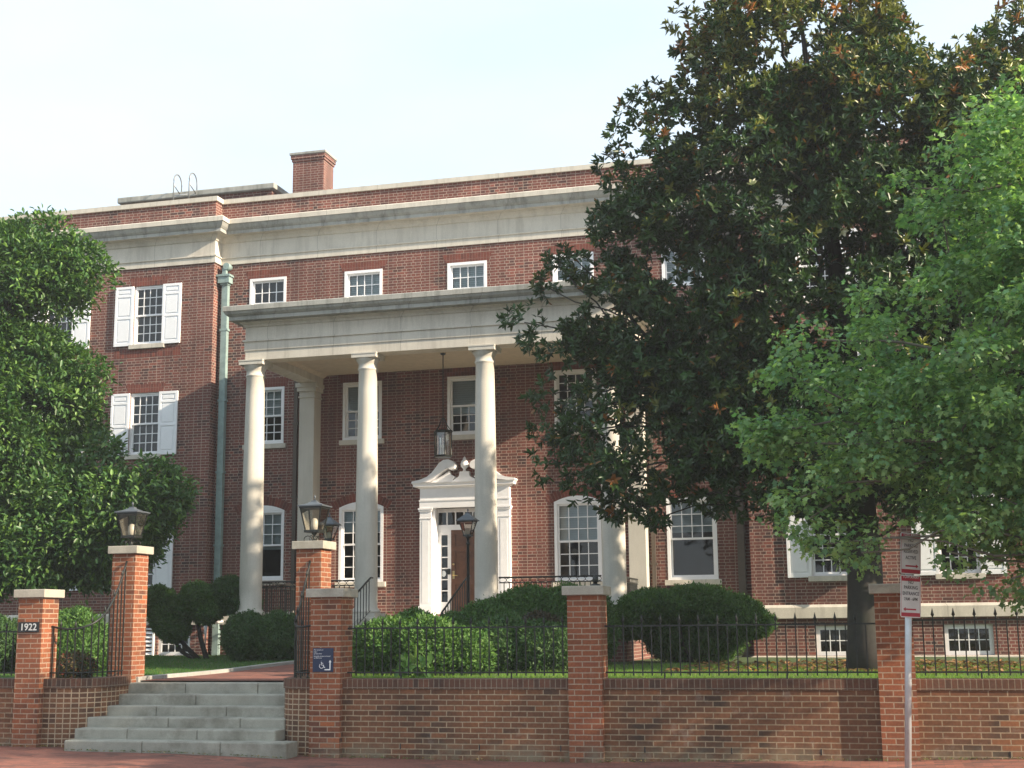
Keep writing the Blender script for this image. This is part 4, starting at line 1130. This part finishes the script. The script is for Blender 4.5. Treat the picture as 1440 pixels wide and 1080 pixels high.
def bush(name, label, cat, ells, dens, size, base, group=None, stems=None, ragged=.06, var=.3, warm=.2, alt=None, pa=0, tpl=T_DIAM, core=.82):
    x, y = float(np.mean([e[0] for e in ells])), float(np.mean([e[1] for e in ells]))
    z = min(gz(x, y), 9)
    t = thing(name, label, cat, (x, y, z), group)
    P = []; Nn = []
    if .03 < size < .05: size *= 1.3; dens *= .72
    for i, e in enumerate(ells):
        a, b_, c = e[3:6]; area = 4 * math.pi * ((a * b_) ** 1.6 / 3 + (a * c) ** 1.6 / 3 + (b_ * c) ** 1.6 / 3) ** (1 / 1.6)
        n = int(area * dens); u = rand_unit(n)
        rr = 1 - .22 * RNG.random(n) ** 2 + ragged * RNG.normal(size=n) * .6 + (RNG.random(n) < .02) * .16 * RNG.random(n)
        lump = 1 + .035 * np.sin(15 * u[:, 0] + 3 * i) * np.sin(13 * u[:, 1] + 11 * u[:, 2]) + .085 * np.sin(7 * u[:, 0] + 5 * u[:, 2] + i) * np.cos(6 * u[:, 1] - 4 * u[:, 2])
        p = np.array(e[:3]) + u * np.array([a, b_, c]) * (rr * lump)[:, None]
        ok = p[:, 2] > z - .02
        for j, q in enumerate(ells):
            if j != i: ok &= np.linalg.norm((p - np.array(q[:3])) / np.array(q[3:6]), axis=1) > .8
        nn = unit(u / np.array([a, b_, c]))
        P.append(p[ok]); Nn.append(nn[ok])
    P = np.concatenate(P); Nn = np.concatenate(Nn); n = len(P)
    d = unit(Nn * .6 + rand_unit(n) * 1.1 + np.array([0, 0, .25])); up = unit(Nn + rand_unit(n) * .8)
    L = size * (.6 + .9 * RNG.random(n)); W = L * .42
    ch = [leaves(tpl, P, d, up, L, W, jitter_cols(n, base, var, warm, alt, pa))]
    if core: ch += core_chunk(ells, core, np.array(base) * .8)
    leaf_object('foliage', ch, ['leaf_yew'], t, WP[t.name])
    if stems:
        m = MB()
        for s_ in stems: m.tube(s_[0], s_[1], 7)
        m.build('stem', 'bark', t)
    return t

YEW = (.060, .132, .026); YEWD = (.044, .098, .024); BOX = (.070, .152, .028)
# hedge mounds in front of the portico steps
bush('hedge_bush', 'big rounded light green hedge mound behind the iron fence right of the wheelchair sign pillar', 'bush',
     [(-7.25, 3.0, 1.32, .62, .60, .46), (-6.65, 2.9, 1.34, .60, .60, .46), (-6.15, 3.1, 1.24, .48, .5, .40), (-7.0, 3.4, 1.34, .5, .5, .38)], 4600, .058, BOX, ragged=.08)
bush('hedge_bush', 'dark rounded hedge behind the iron fence left of the middle pillar', 'bush',
     [(-5.65, 3.9, 1.32, .60, .62, .47), (-5.05, 3.8, 1.30, .58, .5, .42)], 4600, .055, YEWD, ragged=.07)
bush('clipped_bush', 'small clipped ball bush poking up behind the light green hedge', 'bush', [(-8.10, 6.6, 1.55, .42, .4, .42)], 6500, .038, BOX)
bush('clipped_bush', 'rounded clipped bush in front of the lamp post base', 'bush', [(-6.75, 6.2, 1.62, .40, .4, .46), (-6.35, 6.1, 1.55, .36, .4, .42), (-7.25, 6.2, 1.50, .34, .36, .42)], 6500, .038, YEW)
bush('hedge_bush', 'broad dark hedge mound under the porch railing right of the door', 'bush',
     [(-6.15, 7.4, 1.80, .75, .7, .56), (-5.45, 7.5, 1.82, .65, .7, .56), (-6.75, 7.3, 1.65, .5, .5, .5), (-5.0, 7.4, 1.60, .45, .6, .60)], 6000, .042, YEW)
bush('shrub', 'brownish low shrub in front of the broad hedge mound', 'bush', [(-5.55, 5.6, 1.55, .38, .36, .34)], 5000, .04, (.06, .05, .03), warm=.4)
# many-stemmed yew right of column four
bush('spreading_yew', 'wide spreading yew on bare stems right of the rightmost column', 'bush',
     [(-3.75, 9.1, 1.42, .60, .45, .42), (-3.05, 9.1, 1.40, .55, .45, .42), (-4.15, 9.0, 1.98, .62, .7, .34), (-3.35, 9.0, 2.02, .75, .75, .36), (-2.75, 8.9, 1.86, .66, .7, .33), (-2.32, 8.6, 1.68, .44, .55, .27), (-4.5, 8.9, 1.75, .42, .6, .34)], 6000, .042, YEW,
     stems=[([(-3.4 + a * .25, 9.0, .95), (-3.4 + a * .8 - .05, 9 + b_ * .3, 1.3), (-3.4 + a * 1.5, 9 + b_ * .5, 1.85)], [.05, .035, .02]) for a, b_ in ((-1, 0), (-.55, 1), (-.15, -1), (.3, 1), (.65, -.6), (1, .4))], ragged=.09, core=.72)
# left side
bush('hedge_bush', 'dark green double ball hedge beside the path left of the tall right pillar', 'bush',
     [(-11.95, 7.8, 1.50, .52, .5, .47), (-11.30, 7.8, 1.50, .52, .5, .47)], 6500, .038, YEWD)
bush('topiary_bush', 'leaning topiary with bright green top beside the left tall pillar', 'bush',
     [(-14.95, 9.6, 2.26, .36, .36, .33), (-14.65, 9.5, 1.90, .40, .38, .34), (-14.45, 9.4, 1.70, .36, .34, .30)], 6500, .040, YEW,
     stems=[([(-13.85, 9.5, 1.0), (-14.2, 9.5, 1.3), (-14.6, 9.5, 1.75)], [.06, .05, .03]), ([(-13.9, 9.5, 1.0), (-14.3, 9.5, 1.2), (-14.9, 9.6, 1.9)], [.05, .04, .03])])
bush('topiary_bush', 'cloud pruned topiary in front of the downspout', 'bush',
     [(-13.95, 9.5, 2.30, .40, .38, .34), (-13.75, 9.5, 2.05, .34, .34, .28), (-14.15, 9.4, 2.15, .30, .30, .30)], 6500, .040, YEW,
     stems=[([(-13.65, 9.4, 1.0), (-13.85, 9.45, 1.5), (-14.0, 9.5, 2.1)], [.06, .05, .03])])
bush('topiary_bush', 'dark rounded topiary on bare stems next to the leftmost column', 'bush',
     [(-13.35, 9.8, 2.36, .46, .42, .40), (-13.05, 9.8, 2.22, .36, .4, .32)], 6500, .040, YEWD,
     stems=[([(-13.1, 9.6, 1.0), (-13.15, 9.7, 1.6), (-13.3, 9.8, 2.2)], [.055, .05, .03]), ([(-13.3, 9.7, 1.85), (-12.95, 9.7, 1.95), (-12.8, 9.6, 2.05)], [.03, .02, .01])])
bush('rounded_bush', 'bright green rounded bush behind the curved railing left of the steps', 'bush',
     [(-12.95, 3.4, 1.45, .48, .5, .56), (-12.85, 3.3, 1.25, .50, .5, .42)], 6500, .042, BOX)
bush('rounded_bush', 'dark hedge behind the wall at the far left edge', 'bush', [(-14.7, 3.4, 1.40, .75, .6, .55), (-15.7, 3.6, 1.45, .7, .6, .6)], 5000, .042, YEWD)
bush('flowering_shrub', 'low reddish leaved shrub at the foot of the curved railing', 'bush', [(-11.75, 1.5, 1.12, .30, .25, .22)], 2500, .05, (.07, .06, .025), warm=.5, alt=(.25, .06, .05), pa=.12, core=.6)
bush('leafy_plant', 'small plant with broad pale leaves at the foot of the hedge behind the fence', 'plant', [(-6.35, 1.5, 1.10, .22, .16, .12)], 260, .16, (.12, .22, .05), core=0, tpl=T_OVAL)

# ---- grass and leaf litter
def grass(name, label, x0, x1, y0, y1, n, base, h=.055, keep=None):
    x = x0 + (x1 - x0) * RNG.random(n); y = y0 + (y1 - y0) * RNG.random(n) ** 1.4
    if keep is not None: k = keep(x, y); x, y = x[k], y[k]
    n = len(x); z = np.array([gz(a, b_) for a, b_ in zip(x, y)]) - .004
    p = np.stack([x, y, z], 1); d = unit(np.stack([RNG.normal(size=n) * .45, RNG.normal(size=n) * .45, np.ones(n)], 1))
    ang = RNG.random(n) * 6.283; nn = np.stack([np.cos(ang), np.sin(ang), np.zeros(n)], 1)
    L = h * (.5 + RNG.random(n)); v = leaves(T_BLADE, p, d, nn, L, np.full(n, .007), jitter_cols(n, base, .3, .3, (.20, .18, .06), .05))
    return stuff(leaf_object(name, [v], ['grassblade'], None, (x0, y0, .96)), label, 'grass')
grass('grass', 'short sunlit green grass behind the garden wall on the right', -7.7, 7.0, .44, 7.5, 60000, (.14, .25, .042))
grass('grass', 'smooth green lawn left of the brick path', -16.5, -10.72, 1.9, 12.3, 42000, (.060, .15, .028), .04)
n = 3200
x = -3.2 + 9 * RNG.random(n); y = 3.2 + 5.5 * RNG.random(n); k = (RNG.random(n) < .25 + .75 * np.exp(-((x - .4) / 3.2) ** 2)); x, y = x[k], y[k]; n = len(x)
p = np.stack([x, y, np.array([gz(a, b_) for a, b_ in zip(x, y)]) + .012 + .03 * RNG.random(n)], 1)
a_ = RNG.random(n) * 6.283
v = leaves(T_OVAL, p, np.stack([np.cos(a_), np.sin(a_), RNG.normal(size=n) * .35], 1), unit(np.stack([RNG.normal(size=n) * .4, RNG.normal(size=n) * .4, np.ones(n)], 1)), .08 + .05 * RNG.random(n), .035 + .02 * RNG.random(n), jitter_cols(n, (.24, .135, .07), .4, .25, (.12, .06, .03), .3))
stuff(leaf_object('leaf_litter', [v], ['petal'], None, (0, 5, .97)), 'brown fallen magnolia leaves scattered on the grass by the trunk', 'fallen leaves')
# a few weeds and dry leaves at the foot of the wall
n = 700
x = -12 + 19 * RNG.random(n); stp_ = (x > -10.75) & (x < -7.4); p = np.stack([x, np.where(stp_, -.37 - .12 * RNG.random(n) ** 2, .08 - .22 * RNG.random(n) ** 2), np.array([curve_z(a) for a in x]) + .01], 1); a_ = RNG.random(n) * 6.283
v = leaves(T_DIAM, p, np.stack([np.cos(a_), np.sin(a_), .2 + .5 * RNG.random(n)], 1), np.tile([0, 0, 1.0], (n, 1)), .03 + .03 * RNG.random(n), .012 + .012 * RNG.random(n), jitter_cols(n, (.20, .16, .07), .5, .3, (.08, .13, .03), .4))
stuff(leaf_object('leaf_debris', [v], ['petal'], None, (0, 0, 0)), 'dry leaves and weeds along the foot of the garden wall', 'fallen leaves')

# ---- trees
def tree(name, label, base, trunk, forks, ells, n_clump, per_clump, clump_r, leafer, mat, bark='bark', lo=.5, holes=(), limb_n=90, extra=(), group=None, flat=.75):
    t = thing(name, label, 'tree', base, group)
    tm = MB(); tm.tube([p for p, r in trunk], [r for p, r in trunk], 12)
    Cc = ellipsoid_points(ells, n_clump, lo, .97, holes)
    if len(extra): Cc = np.concatenate([Cc, np.array(extra)])
    idx = RNG.choice(len(Cc), min(limb_n, len(Cc)), replace=False)
    if len(extra): idx = np.unique(np.concatenate([idx, np.arange(len(Cc) - len(extra), len(Cc))]))
    forks = list(forks); lf = .011 if bark == 'bark_pale' else .02
    for i in RNG.choice(len(Cc), 22, replace=False):        # main boughs, from which the twigs fork again
        q = Vector(Cc[i]); f0, fr0 = min(forks[:len(trunk) - 1], key=lambda g: (Vector(g[0]) - q).length + max(0, Vector(g[0]).z - q.z) * 1.5)
        e = Vector(f0).lerp(q, .62) + Vector((random.uniform(-.2, .2), random.uniform(-.2, .2), random.uniform(0, .25)))
        limbs(tm, base, [(f0, fr0)], [e], lf, rt=.022); forks.append((tuple(e), .035))
    limbs(tm, base, forks, [tuple(Cc[i]) for i in idx], .006 if bark == 'bark_pale' else .016)
    tm.build('trunk', bark, t)
    cen = np.array([np.mean([e[k] for e in ells]) for k in range(3)])
    m = len(Cc) * per_clump
    cc = np.repeat(Cc, per_clump, axis=0)
    cr_ = clump_r * (.6 + .7 * RNG.random(len(Cc))); rr = np.repeat(cr_, per_clump)
    out = unit(cc - cen); u = unit(rand_unit(m) + out * .45 + np.array([0, 0, .15]))
    p = cc + u * (rr * (1 - .35 * RNG.random(m) ** 1.5))[:, None] * np.array([1, 1, flat])
    # keep leaves out of any view gap
    for (hx, hy, hz, hr) in holes: 
        k = np.linalg.norm((p - np.array([hx, hy, hz])) * np.array([1, 0.35, 1]), axis=1) > hr * .85; p = p[k]; u = u[k]; rr = rr[k]
    ch, mats, mi = leafer(p, u, cen)
    leaf_object('crown', ch, mats, t, WP[t.name], mi)
    return t

def magnolia_leaves(p, u, cen):
    n = len(p); k = 9
    twig = unit(u + np.array([0, 0, .35]) + rand_unit(n) * .35)
    a = unit(np.cross(twig, rand_unit(n))); b_ = np.cross(twig, a)
    P = np.repeat(p, k, axis=0); T = np.repeat(twig, k, axis=0); A = np.repeat(a, k, axis=0); B = np.repeat(b_, k, axis=0)
    ang = np.tile(np.arange(k) * 2 * math.pi / k * 1.62, n) + RNG.normal(size=n * k) * .3
    open_ = np.tile(np.linspace(.35, 1.55, k), n) + RNG.normal(size=n * k) * .15
    radial = A * np.cos(ang)[:, None] + B * np.sin(ang)[:, None]
    d = T * np.cos(open_)[:, None] + radial * np.sin(open_)[:, None]
    nn = T * np.sin(open_)[:, None] - radial * np.cos(open_)[:, None] + rand_unit(n * k) * .12
    P = P - T * (np.tile(np.linspace(0, .07, k), n))[:, None]
    L = (.095 + .055 * RNG.random(n * k)); W = L * .37
    tint = jitter_cols(n, (.030, .070, .018), .35, .2)
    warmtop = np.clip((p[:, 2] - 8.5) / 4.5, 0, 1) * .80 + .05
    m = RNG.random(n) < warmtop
    tint[m] = np.array([.150, .165, .036]) * (.6 + .8 * RNG.random((m.sum(), 1)))  # olive young leaves, with the upper crown's sunlit gold painted into the tint
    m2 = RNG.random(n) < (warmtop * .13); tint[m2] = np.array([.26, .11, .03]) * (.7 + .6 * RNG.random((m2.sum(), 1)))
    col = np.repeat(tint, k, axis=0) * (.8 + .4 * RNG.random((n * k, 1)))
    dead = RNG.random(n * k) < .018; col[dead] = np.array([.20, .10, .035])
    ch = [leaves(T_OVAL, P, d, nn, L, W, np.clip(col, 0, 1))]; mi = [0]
    # white blossoms
    q = RNG.choice(n, 34, replace=False); q = q[p[q, 2] > 7]
    if len(q):
        k2 = 9; T2 = np.repeat(unit(twig[q]), k2, axis=0); a2 = np.repeat(a[q], k2, axis=0); b2 = np.repeat(b_[q], k2, axis=0); an = np.tile(np.arange(k2) * 2.4, len(q))
        r2 = a2 * np.cos(an)[:, None] + b2 * np.sin(an)[:, None]; op = np.tile(np.linspace(.3, 1.2, k2), len(q))
        ch.append(leaves(T_OVAL, np.repeat(p[q] + twig[q] * .03, k2, axis=0), T2 * np.cos(op)[:, None] + r2 * np.sin(op)[:, None], T2 * np.sin(op)[:, None] - r2 * np.cos(op)[:, None], np.full(len(an), .12), np.full(len(an), .075), np.tile([.78, .76, .68], (len(an), 1))))
        mi.append(1)
    return ch, ['leaf_mag', 'petal'], mi

def simple_leaves(tpl, k, spread, L0, L1, wr, base, mat, alt=None, pa=0, droop=0.0, warm=.2, var=.3):
    def f(p, u, cen):
        n = len(p); P = np.repeat(p, k, axis=0) + RNG.normal(size=(n * k, 3)) * spread
        d = unit(np.repeat(u, k, axis=0) * .7 + rand_unit(n * k) * .8 + np.array([0, 0, -droop]))
        nn = unit(np.array([0, 0, 1.0]) + rand_unit(n * k) * .65 + np.repeat(u, k, axis=0) * .4)
        L = L0 + (L1 - L0) * RNG.random(n * k)
        tint = np.repeat(jitter_cols(n, base, var, warm, alt, pa), k, axis=0) * (.8 + .4 * RNG.random((n * k, 1)))
        return [leaves(tpl, P, d, nn, L, L * wr, np.clip(tint, 0, 1))], [mat], [0]
    return f

MAG = [(1.7, 4.6, 7.6, 1.7, 1.4, 2.2), (-3.0, 4.05, 8.3, 0.95, 0.9, 2.2), (-3.2, 4.15, 6.2, 1.0, 0.9, 1.2), (-0.22, 4.36, 6.99, 3.36, 2.35, 3.76), (-0.9, 4.36, 10.66, 1.79, 1.62, 2.06), (0.54, 4.54, 9.32, 2.15, 1.76, 1.79), (-3.18, 4.0, 4.61, 1.57, 0.99, 1.3), (-2.6, 4.27, 6.36, 1.97, 1.1, 1.61), (2.33, 4.9, 7.7, 2.6, 2.06, 2.33), (-1.08, 4.18, 4.12, 1.7, 1.47, 1.08), (1.43, 4.54, 4.48, 2.15, 1.62, 1.43)]
MAG_EXTRA = [(-0.84, 4.2, 7.53), (-0.41, 4.2, 7.43), (-0.65, 4.2, 6.94), (-0.22, 4.2, 6.9), (-0.98, 4.2, 6.9), (-1.18, 4.2, 7.38), (0.02, 4.2, 7.4), (-0.57, 4.2, 6.42), (-4.88, 5.05, 7.66), (-4.66, 5.05, 7.79), (-5.15, 4.96, 7.34), (-4.44, 4.96, 7.52), (-5.38, 4.15, 6.58), (-5.02, 4.15, 6.22), (-4.75, 4.15, 5.91), (-4.48, 4.06, 6.09), (-4.12, 4.15, 6.0), (-4.88, 3.97, 5.33), (-4.97, 4.06, 4.75), (-4.75, 3.97, 4.21), (-4.3, 3.97, 3.85), (-3.85, 3.97, 3.49), (-3.23, 4.06, 3.31), (-2.33, 4.33, 10.93), (-2.6, 4.51, 11.11), (-2.51, 4.51, 10.21), (-3.05, 4.51, 9.32), (-3.49, 4.51, 9.05), (0.81, 4.51, 10.93), (0.63, 4.51, 11.29)]
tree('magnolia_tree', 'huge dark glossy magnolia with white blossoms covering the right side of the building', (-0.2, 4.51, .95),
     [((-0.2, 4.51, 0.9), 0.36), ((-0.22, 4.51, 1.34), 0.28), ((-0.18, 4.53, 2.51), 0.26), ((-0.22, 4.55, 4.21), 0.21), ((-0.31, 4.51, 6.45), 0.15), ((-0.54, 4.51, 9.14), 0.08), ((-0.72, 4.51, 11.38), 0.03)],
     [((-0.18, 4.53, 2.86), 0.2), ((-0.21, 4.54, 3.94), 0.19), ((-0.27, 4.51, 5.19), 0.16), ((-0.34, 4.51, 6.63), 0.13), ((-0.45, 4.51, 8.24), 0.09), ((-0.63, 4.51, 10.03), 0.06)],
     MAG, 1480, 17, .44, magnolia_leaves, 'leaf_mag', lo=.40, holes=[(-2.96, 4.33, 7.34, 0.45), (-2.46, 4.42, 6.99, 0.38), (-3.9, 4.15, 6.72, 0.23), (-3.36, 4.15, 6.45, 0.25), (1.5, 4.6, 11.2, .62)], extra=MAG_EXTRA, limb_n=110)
tree('magnolia_tree', 'second magnolia rising behind the maple at the top right edge', (4.1, 5.6, .95),
     [((4.1, 5.6, .9), .28), ((4.1, 5.6, 4), .2), ((3.8, 5.6, 8), .12), ((3.0, 5.5, 11.2), .04)],
     [((4.1, 5.6, 3.6), .2), ((3.8, 5.6, 6.5), .15), ((3.4, 5.6, 9.5), .08)],
     [(4.0, 5.6, 7.2, 2.7, 2.0, 3.5), (2.72, 5.5, 11.0, .62, .9, 1.5), (3.8, 5.6, 10.4, 1.2, 1.3, 1.5)], 480, 16, .46, magnolia_leaves, 'leaf_mag', lo=.5, limb_n=40, holes=[(1.85, 5.6, 11.75, .62)])
tree('broadleaf_tree', 'dense mid green tree in front of the left wing at the left edge', (-17.2, 6.4, 1.0),
     [((-17.2, 6.4, .9), .22), ((-17.1, 6.4, 3), .17), ((-16.9, 6.4, 6), .1), ((-16.6, 6.4, 8.6), .03)],
     [((-17.1, 6.4, 2.4), .15), ((-17.0, 6.4, 4), .13), ((-16.9, 6.4, 5.8), .09), ((-16.7, 6.4, 7.6), .05)],
     [(-17.0, 6.4, 5.3, 2.0, 2.2, 2.8), (-16.2, 6.2, 8.6, 1.0, 1.3, .8), (-15.0, 6.2, 3.75, 1.7, 1.4, 1.0), (-14.0, 6.2, 4.15, .95, 1.0, .5), (-15.8, 6.1, 6.0, 1.0, 1.3, 1.0), (-16.6, 5.6, 3.3, 2.0, 1.2, .9)],
     250, 115, .60, simple_leaves(T_OVAL, 5, .07, .095, .15, .42, (.052, .120, .030), 'leaf_brd', alt=(.12, .22, .045), pa=.22, warm=.2), 'leaf_brd', lo=.5, limb_n=70,
     extra=[(-13.3, 6.1, 4.5), (-13.05, 6.1, 4.2), (-13.3, 6.1, 3.9), (-13.7, 6.1, 3.4), (-14.2, 6.1, 3.0), (-14.9, 6.0, 2.8), (-14.4, 6.1, 5.0), (-15.1, 6.2, 9.0), (-15.0, 6.2, 8.6), (-15.2, 6.2, 8.1), (-15.9, 6.2, 9.4), (-17.3, 6.2, 9.5), (-17.4, 6.2, 9.5), (-18.2, 6.2, 9.4), (-16.6, 6.2, 9.5), (-19, 6.2, 9.0)], holes=[(-14.75, 6.0, 7.75, .62), (-14.1, 6.0, 7.1, .5)])
tree('maple_tree', 'light green maple reaching in from the right edge in front of the magnolia', (4.0, -2.4, .05),
     [((4.0, -2.4, -.05), .16), ((4.0, -2.4, 1.5), .12), ((3.95, -2.35, 3), .10), ((3.8, -2.3, 5), .07), ((3.5, -2.3, 7.5), .02)],
     [((4.0, -2.4, 2.0), .09), ((3.95, -2.35, 3.0), .085), ((3.85, -2.3, 4.2), .07), ((3.7, -2.3, 5.6), .05)],
     [(3.4, -2.3, 4.4, 2.9, 2.3, 2.0), (2.0, -2.3, 4.3, 2.35, 1.5, 1.35), (2.9, -2.3, 6.0, 2.1, 1.9, 1.5), (.35, -2.2, 3.55, 1.45, .9, .55), (1.6, -2.2, 5.6, .9, 1.0, 1.2), (2.4, -2.1, 2.5, 1.7, 1.0, .7), (1.35, -2.1, 2.55, .8, .7, .45), (.2, -2.2, 4.35, 1.0, .9, .45), (1.9, -2.2, 2.85, 1.6, 1.0, .65)],
     400, 46, .40, simple_leaves(T_MAPLE, 4, .055, .050, .085, .90, (.150, .270, .120), 'leaf_map', alt=(.28, .41, .18), pa=.3, droop=.35, warm=.2), 'leaf_map', 'bark_pale', lo=.35, limb_n=60, holes=[(.30, -2.75, 2.3, .38), (.29, -2.75, 1.85, .36), (.27, -4.3, 2.25, .34), (.26, -4.3, 1.85, .32), (.31, -1.7, 2.35, .35), (.34, -2.6, 2.62, .34), (.31, -4.2, 2.50, .30)],
     extra=[(-1.15, -2.2, 3.75), (-1.0, -2.2, 3.6), (-.5, -2.2, 2.5), (-.15, -2.2, 2.4), (-.8, -2.2, 4.3), (-.75, -2.2, 3.0), (-.5, -2.2, 4.7), (.6, -2.2, 6.3), (1.6, -2.2, 6.9), (1.2, -2.2, 6.6), (-.7, -2.2, 2.75), (.2, -2.1, 2.55), (.7, -2.1, 2.4), (1.3, -2.1, 2.1), (1.5, -2, 1.95)], flat=.42)

# ---- light summer haze over the whole place
hz = MB(); hz.box(-330, 330, -330, 330, -1.4, 17)
hm = bpy.data.materials.new('haze'); hm.use_nodes = True; hn = hm.node_tree
hn.nodes.remove(hn.nodes['Principled BSDF'])
pv = hn.nodes.new('ShaderNodeVolumePrincipled'); pv.inputs['Color'].default_value = (.9, .93, .97, 1); pv.inputs['Density'].default_value = 0.0010; pv.inputs['Anisotropy'].default_value = .2
hn.links.new(pv.outputs['Volume'], hn.nodes['Material Output'].inputs['Volume'])
M['haze'] = hm
ho = hz.build('haze', 'haze'); ho['kind'] = 'stuff'; ho['label'] = 'thin pale summer haze in the air'; ho['category'] = 'haze'
